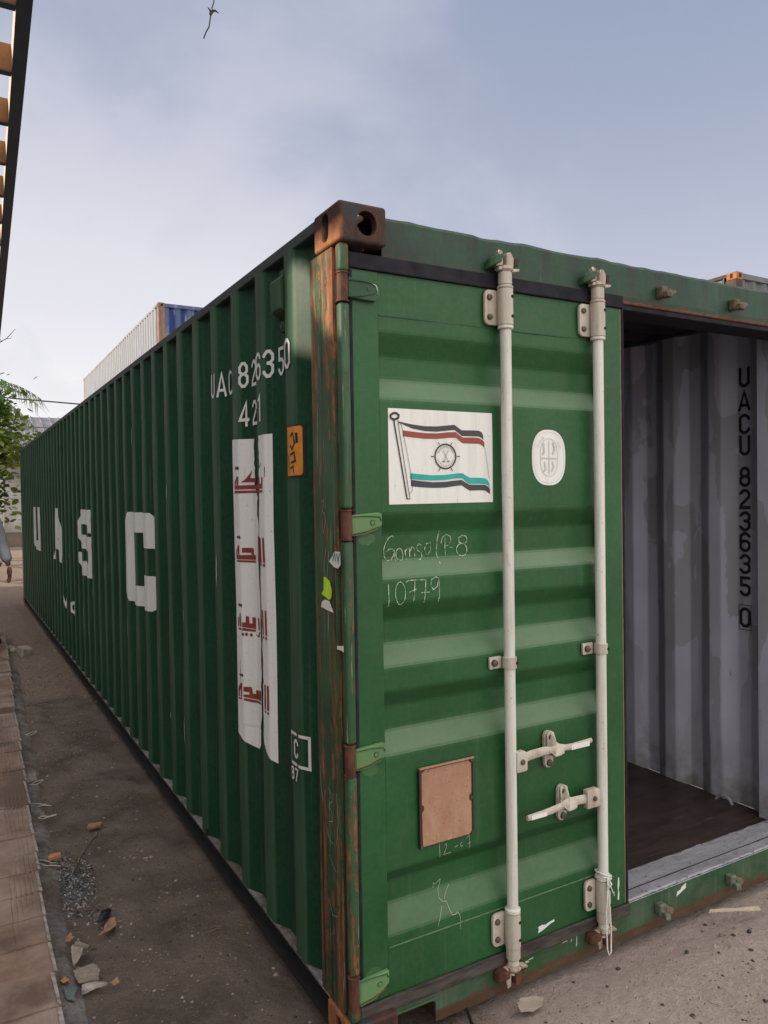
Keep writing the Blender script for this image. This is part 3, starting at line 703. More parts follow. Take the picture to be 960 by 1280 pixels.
# Arabic company name, one word per mesh: blocky kufic strokes as (-y, z) outlines on the folded wall, red strokes then dark dots
TRACED = [[[[[-0.9803,1.7732],[-0.9796,1.7854],[-0.9563,1.8011],[-0.9561,1.8051],[-0.9342,1.8045],[-0.9357,1.7699],[-0.954,1.7702],[-0.9531,1.786],[-0.9637,1.781],[-0.9642,1.7721]],[[-0.9804,1.7708],[-0.9302,1.7685],[-0.8274,1.769],[-0.6624,1.7685],[-0.6633,1.7514],[-0.9815,1.7528]],[[-0.9819,1.7475],[-0.6636,1.7462],[-0.6646,1.7369],[-0.9825,1.7369]],[[-0.9226,1.78],[-0.8977,1.7934],[-0.8778,1.8127],[-0.8617,1.8312],[-0.8708,1.8085],[-0.8759,1.7967],[-0.832,1.7947],[-0.8328,1.7798]],[[-0.7054,1.7958],[-0.6927,1.7954],[-0.6941,1.7695],[-0.6762,1.7707],[-0.6751,1.793],[-0.661,1.7945],[-0.6624,1.7692],[-0.7069,1.7672]]],[[[-0.9402,1.8381],[-0.9444,1.8337],[-0.954,1.8322],[-0.9639,1.8344],[-0.9676,1.8392],[-0.9634,1.8436],[-0.9532,1.8451],[-0.9438,1.8428]],[[-0.9283,1.8376],[-0.9301,1.8332],[-0.9338,1.8314],[-0.9426,1.8336],[-0.9463,1.8383],[-0.9421,1.8427],[-0.9335,1.8443],[-0.93,1.8422]],[[-0.6443,1.8327],[-0.641,1.8308],[-0.6437,1.7939],[-0.6459,1.7959]],[[-0.6753,1.847],[-0.6723,1.8454],[-0.6909,1.829],[-0.6971,1.8308]]]],[[[[-0.9851,1.4881],[-0.978,1.5036],[-0.9556,1.5272],[-0.9416,1.5279],[-0.9415,1.4899],[-0.9591,1.4892],[-0.9608,1.5017],[-0.9684,1.498],[-0.9689,1.489]],[[-0.9815,1.4867],[-0.8484,1.4911],[-0.8499,1.4712],[-0.98,1.4704]],[[-0.9789,1.4667],[-0.85,1.4688],[-0.8505,1.46],[-0.9621,1.4589]],[[-0.9232,1.5173],[-0.8706,1.5187],[-0.8646,1.5141],[-0.8639,1.4914],[-0.8784,1.4913],[-0.878,1.4986],[-0.9238,1.4983]],[[-0.8218,1.5667],[-0.7111,1.5724],[-0.7057,1.4751],[-0.8254,1.4657]],[[-0.7049,1.5696],[-0.6902,1.5683],[-0.6848,1.4728],[-0.6995,1.4725]],[[-0.6745,1.569],[-0.6555,1.5686],[-0.6501,1.476],[-0.6712,1.4756]],[[-0.6735,1.4706],[-0.6503,1.4715],[-0.6509,1.4603],[-0.672,1.4602]],[[-0.7028,1.47],[-0.686,1.4705],[-0.6865,1.4614],[-0.7033,1.4609]]],[[[-0.9422,1.5603],[-0.9456,1.5561],[-0.954,1.5541],[-0.9617,1.5555],[-0.9647,1.5594],[-0.9612,1.5635],[-0.9533,1.5655],[-0.9451,1.5642]],[[-0.9283,1.5599],[-0.9294,1.5553],[-0.9328,1.5533],[-0.938,1.555],[-0.941,1.5595],[-0.9375,1.5642],[-0.9326,1.5663],[-0.9293,1.5644]]]],[[[[-0.9805,1.2143],[-0.9757,1.2313],[-0.9655,1.2376],[-0.9655,1.1967],[-0.9779,1.1949]],[[-0.9599,1.2498],[-0.9476,1.2505],[-0.9381,1.1989],[-0.9557,1.1964]],[[-0.9783,1.1879],[-0.9385,1.1924],[-0.9389,1.1842],[-0.9725,1.1817]],[[-0.9329,1.2158],[-0.9143,1.2163],[-0.9137,1.2426],[-0.8976,1.2427],[-0.896,1.2151],[-0.8817,1.2156],[-0.882,1.2412],[-0.8647,1.2407],[-0.8643,1.1948],[-0.9329,1.1964]],[[-0.9333,1.1931],[-0.8657,1.1918],[-0.8657,1.1834],[-0.934,1.182]],[[-0.8456,1.2411],[-0.8305,1.2424],[-0.8286,1.1959],[-0.8423,1.1919]],[[-0.8678,1.1736],[-0.846,1.1702],[-0.8338,1.1872],[-0.8226,1.1873],[-0.8327,1.1675],[-0.8497,1.1629]],[[-0.6985,1.295],[-0.6859,1.2958],[-0.6846,1.2018],[-0.6972,1.2006]],[[-0.6703,1.2959],[-0.6523,1.297],[-0.6515,1.2038],[-0.6701,1.2021]],[[-0.6953,1.1971],[-0.6827,1.1975],[-0.6854,1.1865],[-0.6959,1.1868]],[[-0.6724,1.1968],[-0.6517,1.1993],[-0.6523,1.188],[-0.6709,1.1866]],[[-0.922,1.1682],[-0.9242,1.1628],[-0.9294,1.1602],[-0.935,1.1617],[-0.9405,1.166],[-0.9343,1.1722],[-0.929,1.1748],[-0.924,1.1731]],[[-0.9044,1.17],[-0.907,1.1645],[-0.912,1.1619],[-0.9173,1.1635],[-0.9193,1.1685],[-0.9172,1.1738],[-0.9116,1.1765],[-0.9064,1.1749]],[[-0.8812,1.1698],[-0.8832,1.1645],[-0.8887,1.1618],[-0.8936,1.1635],[-0.8956,1.1684],[-0.8936,1.1737],[-0.8884,1.1763],[-0.8831,1.1748]]],[[[-0.9468,1.2852],[-0.9503,1.2805],[-0.9582,1.2777],[-0.966,1.2786],[-0.969,1.2826],[-0.9654,1.2874],[-0.9575,1.2901],[-0.9498,1.2892]],[[-0.93,1.2854],[-0.9311,1.2807],[-0.9346,1.2785],[-0.9422,1.2795],[-0.9457,1.2837],[-0.9417,1.2888],[-0.9343,1.2915],[-0.931,1.2899]]]],[[[[-0.99,0.9346],[-0.987,0.945],[-0.957,0.9659],[-0.9421,0.9678],[-0.9454,0.9108],[-0.9604,0.9083],[-0.9587,0.9375],[-0.9739,0.9323],[-0.9743,0.9067],[-0.9906,0.9046]],[[-0.9897,0.901],[-0.9456,0.9069],[-0.9461,0.8992],[-0.9901,0.8939]],[[-0.9321,0.9545],[-0.8927,0.959],[-0.8884,0.9543],[-0.8853,0.9328],[-0.8685,0.9345],[-0.8703,0.9444],[-0.8681,0.9496],[-0.822,0.9544],[-0.8246,0.9132],[-0.8848,0.9121],[-0.9323,0.9136],[-0.9318,0.9221],[-0.9003,0.9276],[-0.9036,0.9358],[-0.9315,0.9355]],[[-0.9297,0.9091],[-0.88,0.9087],[-0.8248,0.908],[-0.8253,0.9],[-0.8851,0.898],[-0.9303,0.8986]],[[-0.6907,1.014],[-0.6759,1.016],[-0.675,0.9224],[-0.6907,0.9204]],[[-0.6634,1.0151],[-0.6456,1.0163],[-0.6456,0.924],[-0.6634,0.9223]],[[-0.6899,0.9164],[-0.6752,0.9184],[-0.6757,0.9098],[-0.6894,0.9083]],[[-0.6638,0.9163],[-0.6459,0.9187],[-0.6469,0.9098],[-0.6642,0.9073]]],[[[-0.9492,1.0005],[-0.9525,0.9957],[-0.96,0.9926],[-0.9673,0.9928],[-0.9701,0.9963],[-0.9668,1.0011],[-0.9593,1.0042],[-0.952,1.004]],[[-0.9315,1.0015],[-0.9328,0.997],[-0.9383,0.9942],[-0.9454,0.9946],[-0.9482,0.9984],[-0.9449,1.0033],[-0.9375,1.0066],[-0.9328,1.0056]]]]]
for red_, dark_ in TRACED: side('banner_word', [(MAROON, red_), (PR_BLACK, dark_)], off0=.0036)
# orange height decal
marks = [strip([(-.395, 1.925), (-.372, 1.935), (-.36, 1.90), (-.38, 1.88), (-.396, 1.895)], .008), strip([(-.352, 1.935), (-.35, 1.90)], .010),
         strip([(-.396, 1.862), (-.365, 1.868), (-.358, 1.84), (-.392, 1.834)], .008), strip([(-.395, 1.815), (-.372, 1.823), (-.37, 1.80)], .007), strip([(-.408, 1.86), (-.405, 1.80)], .004)]
side('height_decal', [(PR_BLACK, [rect(-.419, 1.786, -.316, 1.962)]), (ORANGE, [[(-.417, 1.79), (-.335, 1.792), (-.328, 1.80), (-.328, 1.95), (-.334, 1.957), (-.417, 1.957)]]), (PR_BLACK, flat(marks))])
# boxed C and year
side('inspection_mark', [(WHITEPAINT, strip([(-.385, .905), (-.435, .905), (-.435, .80), (-.385, .80)], .011)+strip([(-.372, .905), (-.322, .905), (-.322, .80), (-.376, .80)], .011)),
                         (WHITEPAINT, flat(glyphs('C', -.408, .822, .066, .05, .010, .95))), (WHITEPAINT, flat(glyphs('87', -.436, .742, .046, .032, .008, 1.1)))])
# worn paint on the outer ribs (rub marks)
rr = random.Random(12); rub = []
for k in range(2, 32):
    yc = Y0+k*PER+PER*.125
    for q in range(rr.choice((0, 0, 1, 1, 2))):
        z0 = rr.uniform(.5, 2.3); h = rr.uniform(.02, .16); yy = yc+rr.uniform(-.02, .028); ww = rr.uniform(.003, .008)
        rub.append([(-yy-ww, z0), (-yy, z0-h*.4), (-yy+ww, z0+h*.2), (-yy+ww*.6, z0+h), (-yy-ww*.5, z0+h*.7)])
side('rub_mark', [(SCRATCH, rub)])
# ventilator
b = MB(); yv0, yv1 = .452, .545
b.prism([(XL(.5, 2.4)-.002, yv0, 2.345), (-.006, yv0, 2.375), (-.010, yv0, 2.475), (.006, yv0, 2.490), (XL(.5, 2.4)-.002, yv0, 2.492)], (0, yv1-yv0, 0), GREEN_SIDE, .004)
b.box((.016, .478, 2.300), (.040, .515, 2.338), GREEN_SIDE, .004); b.box((.016, .478, 2.492), (.040, .515, 2.515), RAIL_TOP, .004)
b.tube([(.017, .496, 2.318), (.012, .496, 2.318)], .008, BOLT)
b.build('vent_cover', side_l)
# inside number on the far wall (recess flat), read from the door
inner_fn = lambda u, v, off: (XR(u, v)-.004-off, u, v)
lab = 'UACU 823635 0'; zt = 2.330; cells = []
gi = MB()
zpos = [2.229, 2.113, 1.997, 1.890, None, 1.734, 1.623, 1.512, 1.408, 1.298, 1.186, None, 1.030]
for ch, zp in zip(lab, zpos):
    if zp is None: continue
    for g in glyphs(ch, -.423, zp, .100, 0, .0155, 1.15): cells.append(g)
box = strip([(-.425, 1.018), (-.425, 1.142), (-.358, 1.142), (-.358, 1.018)], .003, True)
flipu = lambda ps: [[(-u, v) for u, v in p] for p in ps]
drape('inside_number', [(PR_BLACK, flipu(flat(cells[0::2]))), (PR_BLACK, flipu(flat(cells[1::2]))), (PR_BLACK, flipu(box))], inner_fn, folds, ZR, side_r, .003)
# lashing rings along the inner wall
for y in (.47, 1.62, 2.9):
    b = MB(); b.tube([(W-.075+.0*math.cos(a), y+.045*math.cos(a), .130+.036*math.sin(a)) for a in [math.pi*i/10 for i in range(11)]], .008, THRESH, 8); b.build('lashing_ring', root, True)
# pin at the lower rail
b = MB(); b.tube([(.03, 1.51, .128), (.012, 1.51, .16), (.0, 1.50, .155), (-.002, 1.50, .13)], .008, BLACK_RAIL, 8); b.build('rail_pin', root, True)

# ------------------------------------------------------------------ DOOR
DX0, DX1 = .052, 1.188
YF, DD = .030, .036            # outer face and corrugation depth
zp = [(2.404, 0), (2.223, 0), (2.154, 1), (2.085, 1), (2.016, 0), (1.660, 0), (1.600, 1), (1.516, 1), (1.456, 0), (1.381, 0), (1.325, 1), (1.253, 1), (1.179, 0), (1.104, 0), (1.052, 1), (.977, 1), (.902, 0), (.540, 0), (.495, 1), (.427, 1), (.332, 0), (.152, 0)]
_z = [zp[0]]
for i in range(1, len(zp)-1):
    (z0_, d0_), (z1_, d1_), (z2_, d2_) = zp[i-1], zp[i], zp[i+1]; q_ = .008
    a_, c_ = d1_+(d0_-d1_)*q_/(z0_-z1_), d1_+(d2_-d1_)*q_/(z1_-z2_)
    _z += [(z1_+q_, a_), (z1_, (a_+c_+2*d1_)/4), (z1_-q_, c_)]
zp = _z+[zp[-1]]
def D(z):
    for (a, da), (c, dc) in zip(zp, zp[1:]):
        if a >= z >= c: return YF+.003+DD*(da+(dc-da)*(a-z)/(a-c))
    return YF+.003
PX0, PX1 = .145, 1.076
b = MB()
xsd = [PX0+(PX1-PX0)*i/24 for i in range(25)]; zz = []
for (a, _), (c, _) in zip(zp, zp[1:]): zz += [a+(c-a)*i/3 for i in range(3)]
zz.append(zp[-1][0])
def DS(x, z):
    e = min((x-PX0), (PX1-x)); d = D(z)
    if d > YF+.004: d = YF+.003+(d-YF-.003)*1.0
    return d+.0026*mnoise.noise(Vector((x*3, z*2.4, 5)))+.0016*mnoise.noise(Vector((x*9, z*7, 2)))
n = len(xsd)
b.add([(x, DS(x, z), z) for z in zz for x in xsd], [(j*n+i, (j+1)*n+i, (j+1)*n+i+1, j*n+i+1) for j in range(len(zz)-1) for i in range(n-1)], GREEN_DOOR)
b.add([(x, .085, z) for z in (2.40, .155) for x in (PX0, PX1)], [(0, 1, 3, 2)], INNER)
b.box((DX0, YF, .152), (PX0-.001, .080, 2.404), GREEN_DOOR, .003)
b.box((PX1+.001, YF, .152), (DX1-.004, .080, 2.404), GREEN_DOOR, .003)
b.box((DX1-.004, .034, .152), (DX1+.002, .078, 2.404), PLACARD, .001)
b.box((PX0, YF+.001, 2.2725), (PX1, YF+.0035, 2.2765), GREEN_SILL)      # weld beads of the top and bottom rail
b.box((PX0, YF-.0003, .300), (PX1, YF+.003, .3045), WELD, .001)
door = b.build('door', root)
b = MB()
b.box((DX0-.012, .022, 2.4045), (DX1+.004, .0295, 2.452), RUBBER, .004)
b.box((DX0-.012, .022, .106), (DX1+.014, .0295, .1515), RUBBER_D, .004)
b.box((DX0-.012, .024, .152), (DX0-.0005, .060, 2.404), RUBBER, .003)
b.box((DX1+.0025, .030, .11), (DX1+.012, .07, 2.44), RUBBER, .002)
b.build('door_gasket', door)
door_fn = lambda u, v, off: (u, DS(u, v)-off if PX0 < u < PX1 else YF-off, v)
def dr(name, layers, off0=.0018, parent=door): return drape(name, layers, door_fn, xsd, zz, parent, off0)
# hinges
for z0, z1, kind in ((2.308, 2.374, 0), (1.597, 1.667, 1), (.885, .957, 1), (.165, .250, 2)):
    b = MB(); h = z1-z0; zm = (z0+z1)/2
    b.tube([(.016, .020, z0-.006), (.016, .020, z1+.006)], .0165, RUST_BROWN, 16)
    b.tube([(.016, .020, z0-.011), (.016, .020, z0-.0065)], .019, RUST_BROWN, 16); b.tube([(.016, .020, z1+.0065), (.016, .020, z1+.011)], .019, RUST_BROWN, 16)
    hm = GREEN_SILL if kind == 0 else GREEN_HINGE
    if kind == 0: pts = [(.034, z0+.004), (.126, z0), (.136, z0+.012), (.134, z1-.018), (.09, z1-.004), (.034, z1)]
    elif kind == 1: pts = [(.034, z0), (.075, z0+.003), (.120, z0+.016), (.137, z0+.030), (.137, z1-.006), (.128, z1), (.034, z1-.006)]
    else: pts = [(.034, z0-.004), (.09, z0+.004), (.137, z0+.040), (.137, z1-.006), (.034, z1-.012)]
    b.prism([(x, YF-.0005, z) for x, z in pts], (0, -.015, 0), hm, .003)
    b.prism([(.020, YF-.006, z0+.004), (.040, YF-.0165, z0+.006), (.040, YF-.0165, z1-.010), (.020, YF-.006, z1-.006)], (0, .008, 0), hm)
    b.tube([(x, YF-.017, z) for x, z in ((.036, z0+.006), (.08, z0+.012), (.125, z0+.026))], .0022, RUST_BROWN if kind else GREEN_SILL, 6)
    b.tube([(x, YF-.017, z) for x, z in ((.036, z1-.011), (.085, z1-.010), (.128, z1-.014), (.133, z1-.026))], .0016, GREEN_SILL, 6)
    if kind == 0:
        b.tube([(.112, YF-.0175, z1-.012), (.127, YF-.0175, z1-.018), (.1325, YF-.0165, z1-.030), (.1325, YF-.0165, z1-.044)], [.001, .0022, .003, .0015], CHALK, 6)
    b.tube([(.103, YF-.0155, zm+.004), (.103, YF-.0165, zm+.004)], .009, GREEN_SILL, 14)
    b.tube([(.103, YF-.0165, zm+.004), (.103, YF-.0175, zm+.004)], .006, hm, 14)
    b.build('hinge', door)
    one('box', (.0215, .036, z0-.006), (.012, .063, z1+.006), HOLE).build('hinge_slot', post_l)
# overspray of the hinge colour round the hinges
b = []
for zc in (1.585, .875, .24):
    b.append([(.06+.07*(1+math.cos(a))*.42, zc+.018*math.sin(a)+.006*mnoise.noise(Vector((a*3, zc, 1)))) for a in [2*math.pi*i/18 for i in range(18)]])
dr('overspray', [(m_plain('overspray_green', (.040, .125, .042), .5, .2, 30), b)], .0009)
# locking bars
def ring(x, y, z0, z1, r_, m, b): b.tube([(x, y, z0), (x, y, z0+.003), (x, y, z1-.003), (x, y, z1)], [r_-.003, r_, r_, r_-.003], m, 20)
BY = -.002
def locking_bar(x):
    b = MB(); b.tube([(x, BY, .09), (x, BY, 2.470)], .0190, BAR, 22)
    bar = b.build('locking_bar', door, True)
    for z0, z1 in ((2.281, 2.398), (.184, .296)):
        b = MB()
        # clamp plate with rounded corners, half sleeve round the bar
        pl = []
        for cx, cz, a0 in ((x-.058, z0+.014, 180), (x-.058, z1-.014, 90)):
            for q in range(5): a = R(a0+(q*22.5 if a0 == 180 else 90-q*22.5)); pl.append((cx+.012*math.cos(a), cz+(.014*math.sin(a))))
        plate = [(x-.018, z0), (x-.056, z0), (x-.066, z0+.006), (x-.070, z0+.018), (x-.070, z1-.018), (x-.066, z1-.006), (x-.056, z1), (x-.018, z1)]
        b.prism([(px, YF-.001, pz) for px, pz in plate], (0, -.013, 0), BARCAST, .003)
        b.tube([(x, BY, z0-.001), (x, BY, z1+.001)], .0265, BARCAST, 22)
        b.prism([(x+.02, YF-.001, z0+.004), (x+.034, YF-.001, z0+.004), (x+.034, YF-.001, z1-.004), (x+.02, YF-.001, z1-.004)], (0, -.03, 0), BARCAST, .003)
        for zb in (z0+.026, z1-.026):
            b.tube([(x-.052, YF-.014, zb), (x-.052, YF-.020, zb), (x-.052, YF-.023, zb)], [.0105, .0095, .004], BOLT, 12)
            b.tube([(x+.010, BY-.0235, zb), (x+.010, BY-.0265, zb)], .0055, HOLE, 10)
        b.build('bar_bracket', bar, True)
        low = z0 < 1
        for za, zb_, r_c, m_c in (((.140, .182, .0245, BARCAST), (.298, .314, .0265, BAR)) if low else ((2.400, 2.410, .0275, BARCAST), (2.4115, 2.455, .0235, BARCAST), (2.266, 2.279, .0265, BAR))):
            b = MB(); ring(x, BY, za, zb_, r_c, m_c, b); b.build('collar', bar, True)
    # cams engaging the keepers
    for zc, s, yk in ((2.485, 1, .030), (.088, -1, .0325)):
        m = CAMMAT if s > 0 else RUST_BROWN
        b = MB()
        b.tube([(x, BY, zc-.034*s), (x, BY, zc-.022*s), (x, BY, zc-.010*s)], [.0195, .028, .021], CAMMAT, 18)
        b.prism([(x-.010, BY-.022, zc-.022*s), (x+.022, BY-.020, zc-.020*s), (x+.026, BY-.018, zc+.014*s), (x+.012, BY-.02, zc+.034*s), (x-.006, BY-.022, zc+.030*s)], (0, .044, 0), m, .004)
        b.prism([(x-.034, BY-.012, zc-.026*s), (x-.012, BY-.016, zc-.026*s), (x-.010, BY-.016, zc-.016*s), (x-.030, BY-.010, zc-.012*s)], (0, .026, 0), BARCAST, .003)
        b.build('cam', bar)
        g = GREEN_SILL if s > 0 else RUST_BROWN
        b = MB()
        b.prism([(x-.062, yk, zc-.024), (x-.064, yk-.030, zc-.020), (x-.050, yk-.046, zc-.012), (x-.026, yk-.050, zc-.004), (x-.014, yk-.040, zc-.004), (x-.014, yk, zc-.006)], (.004, 0, .034), g, .006)
        b.build('cam_keeper', bar)
        b = MB()
        b.prism([(x+.024, yk, zc-.020), (x+.030, yk-.044, zc-.014), (x+.046, yk-.048, zc-.006), (x+.050, yk-.030, zc-.004), (x+.044, yk, zc-.008)], (.002, 0, .030), RUST_BROWN if s < 0 else CASTING, .005)
        b.build('cam_keeper', bar)
        b = MB()
        b.prism([(x-.044, yk-.044, zc-.016*s), (x-.020, yk-.050, zc-.012*s), (x-.018, yk-.046, zc+.034*s), (x-.030, yk-.042, zc+.042*s)], (.004, .024, 0), CAMMAT, .003)
        b.build('cam_tip', bar)
        b = MB()
        b.prism([(x+.014, BY-.026, zc-.034*s), (x+.040, BY-.028, zc-.028*s), (x+.046, BY-.024, zc-.018*s), (x+.016, BY-.022, zc-.020*s)], (0, .026, 0), CAMMAT, .003)
        b.build('cam_tip', bar)
    # middle guide clamp
    b = MB()
    b.tube([(x, BY, 1.132), (x, BY, 1.168)], .0245, BARCAST, 20)
    b.box((x-.068, YF-.012, 1.128), (x-.016, YF-.001, 1.170), BARCAST, .004); b.box((x+.014, YF-.028, 1.130), (x+.030, YF-.001, 1.168), BARCAST, .004)
    b.tube([(x-.050, YF-.013, 1.150), (x-.050, YF-.021, 1.150), (x-.050, YF-.024, 1.150)], [.012, .011, .004], BOLT, 12)
    b.tube([(x+.014, BY-.0215, 1.149), (x+.014, BY-.025, 1.149)], .0055, HOLE, 10)
    b.build('guide_clamp', bar, True)
    return bar
bar1 = locking_bar(.612); bar2 = locking_bar(1.035)
def lever(points, wid, name, dirn):
    b = MB(); vs = []; fs = []
    for (x, y, z), h in zip(points, wid):
        for q in range(10):
            a = 2*math.pi*q/10; vs.append((x, y+.0075*math.sin(a), z+h/2*math.cos(a)*(1.0)))
    for i in range(len(points)-1):
        for q in range(10): fs.append((i*10+q, i*10+(q+1) % 10, (i+1)*10+(q+1) % 10, (i+1)*10+q))
    fs.append(tuple(range(9, -1, -1))); fs.append(tuple((len(points)-1)*10+q for q in range(10)))
    b.add(vs, fs, BARCAST)
    return b
hy = -.010
lv = [((.660, hy+.002, .815), .032), ((.690, hy, .822), .034), ((.748, hy-.006, .828), .030), ((.770, hy-.014, .829), .024), ((.814, hy-.010, .829), .028), ((.846, hy-.004, .822), .022), ((.880, hy-.004, .820), .023), ((.970, hy-.004, .8265), .018)]
b = lever([p for p, _ in lv], [q for _, q in lv], 'h', 1)
b.box((.868, hy-.0125, .8115), (.955, hy-.0118, .8300), DECAL, 0, Matrix.Translation((0, 0, 0)))
h1 = b.build('door_handle', door, True)
lv = [((.968, hy+.002, .613), .032), ((.940, hy, .618), .034), ((.880, hy-.006, .625), .032), ((.846, hy-.010, .628), .030), ((.810, hy-.014, .624), .024), ((.775, hy-.008, .615), .026), ((.740, hy-.004, .611), .023), ((.671, hy-.004, .6095), .020)]
b = lever([p for p, _ in lv], [q for _, q in lv], 'h', 1)
b.box((.684, hy-.0125, .6030), (.752, hy-.0118, .6185), DECAL)
h2 = b.build('door_handle', door, True)
def hub(x0, x1, z0, z1, bx):
    b = MB(); b.prism([(x0, hy+.012, z0), (x1-.005, hy+.012, z0), (x1, hy+.012, z0+.006), (x1, hy+.012, z1-.008), (x1-.010, hy+.012, z1), (x0, hy+.012, z1)], (0, -.026, 0), BARCAST, .004)
    b.tube([(bx, hy-.0138, (z0+z1)/2+.0), (bx, hy-.0185, (z0+z1)/2), (bx, hy-.020, (z0+z1)/2)], [.0095, .009, .004], BOLT, 12)
    return b.build('handle_hub', door, True)
hub(.622, .668, .776, .846, .645); hub(.942, 1.006, .583, .650, .976)
def catch(xb, z0, z1, xm, zc):
    b = MB()
    b.prism([(xb-.020, YF-.001, z0+.016), (xb-.014, YF-.001, z0+.003), (xb, YF-.001, z0-.001), (xb+.014, YF-.001, z0+.003), (xb+.020, YF-.001, z0+.016), (xb+.020, YF-.001, z1-.016), (xb+.014, YF-.001, z1-.003), (xb, YF-.001, z1+.001), (xb-.014, YF-.001, z1-.003), (xb-.020, YF-.001, z1-.016)], (0, -.014, 0), BARCAST, .002)
    # swinging cover: ear at the top, tongue lying over the handle
    b.prism([(xb-.016, YF-.017, z1-.006), (xb, YF-.017, z1+.004), (xb+.018, YF-.017, z1-.006), (xb+.016, YF-.022, z1-.040), (xm+.040, -.016, zc+.022), (xm+.064, -.030, zc+.004), (xm+.060, -.033, zc-.016), (xm+.022, -.033, zc-.022), (xm-.004, -.022, zc+.004), (xb-.018, YF-.024, z1-.044)], (0, -.006, 0), BARCAST, .002)
    b.box((xb-.016, -.030, zc-.026), (xb+.020, YF-.014, zc-.018), BARCAST, .003)
    for zb in (z0+.017, z1-.020):
        yb = YF-.0155 if zb < zc else YF-.0235
        b.tube([(xb+.001, yb+.004, zb), (xb+.001, yb-.006, zb), (xb+.001, yb-.008, zb)], [.0125, .0115, .005], BOLT, 14)
    return b.build('handle_catch', door)
catch(.797, .752, .881, .760, .829); catch(.857, .551, .678, .818, .626)
# flag placard on the upper flat
FX0, FX1, FZ0, FZ1 = .173, .576, 1.690, 1.990
def fp(px, py): return (FX0+(px-45)/880*(FX1-FX0), FZ1-(py-62)/790*(FZ1-FZ0))     # from sketch units (960 x 891 crop) to metres
def fpl(pts):
    out = []
    for px, py in pts:
        t = (px-45)/880; out.append((FX0+t*(FX1-FX0), FZ1-((py-(35+t*40))/(826-t*50+3))*(FZ1-FZ0)))
    return out
def band(top, th): return fpl(top+[(x, y+q) for (x, y), q in zip(reversed(top), reversed(th))])
bk = [(128, 150), (240, 176), (340, 190), (440, 192), (540, 182), (590, 178), (625, 205), (650, 225), (730, 226), (800, 228), (828, 244), (842, 275)]
rd = [(160, 226), (240, 238), (340, 250), (440, 252), (540, 242), (600, 242), (630, 268), (660, 288), (740, 288), (800, 292), (830, 308), (850, 330)]
tl = [(215, 594), (300, 606), (400, 614), (500, 612), (600, 600), (650, 597), (680, 618), (715, 638), (790, 638), (850, 644), (878, 660), (892, 690)]
b2 = [(220, 652), (300, 664), (400, 674), (500, 672), (600, 660), (645, 656), (680, 680), (715, 700), (790, 700), (850, 700), (880, 716), (898, 738)]
cx_, cy_ = 507, 452
def circ(rx, ry, n=28, a0=0, a1=360): return [(cx_+rx*math.cos(R(a0+(a1-a0)*i/n)), cy_-ry*math.sin(R(a0+(a1-a0)*i/n))) for i in range(n if a1-a0 == 360 else n+1)]
def st(pts, t, closed=False): return strip(fpl(pts), t, closed)
layers = [(DECAL, [[(FX0, FZ0), (FX1, FZ0+.001), (FX1, FZ1-.001), (FX0, FZ1)]]),
  (PR_GREY, [band(bk, [12, 36, 44, 46, 46, 46, 48, 50, 52, 52, 50, 36]), band(b2, [56, 54, 50, 50, 48, 48, 50, 50, 48, 50, 54, 46])]),
  (PR_RED, [band(rd, [50, 50, 48, 48, 48, 48, 48, 50, 52, 50, 48, 46])]),
  (PR_TEAL, [band(tl, [52, 48, 44, 42, 42, 44, 52, 54, 52, 48, 44, 36])]),
  (PR_BLACK, st([(88, 140), (186, 818)], .0045)+st([(88, 78), (62, 96), (64, 120), (92, 136), (124, 120), (128, 96), (110, 80)], .0065, True)+st(circ(88, 106), .0045, True)),
  (PR_BLACK, st([(118, 140), (208, 818), (186, 816)], .0022)+st([(125, 150), (150, 190), (190, 420), (218, 600), (230, 700), (228, 742), (210, 772)], .0014)+st([(850, 375), (872, 520), (890, 650)], .0010)
   + st([(484, 495), (470+12, 500)], .003)+st([(385, 452), (408, 452)], .003)+st([(604, 452), (628, 452)], .003)+st([(446, 326), (458, 350)], .0025)+st([(567, 330), (553, 352)], .0025)+st([(446, 580), (462, 548)], .0025)+st([(567, 580), (552, 552)], .0025)),
  (PR_GREY, st([(488, 400), (507, 450), (530, 494)], .0014)+st([(482, 488), (492, 502), (502, 490)], .002)+st([(518, 490), (530, 502), (540, 488)], .002)),
  (PR_GREY, st([(528, 400), (510, 446), (488, 494)], .0014)),
]
# ring lettering: small letter-like ticks round the wheel, too small to read in the photo
tk = []
for i in range(26):
    a = R(-160+i*12.2) if i < 12 else R(25+(i-12)*10)
    r0, r1 = (62, 78); tk += st([(cx_+r0*math.cos(a), cy_-r0*1.2*math.sin(a)), (cx_+r1*math.cos(a+.05), cy_-r1*1.2*math.sin(a+.05))], .0014)
layers.append((PR_GREY, tk))
dr('flag_sign', layers, .0012)
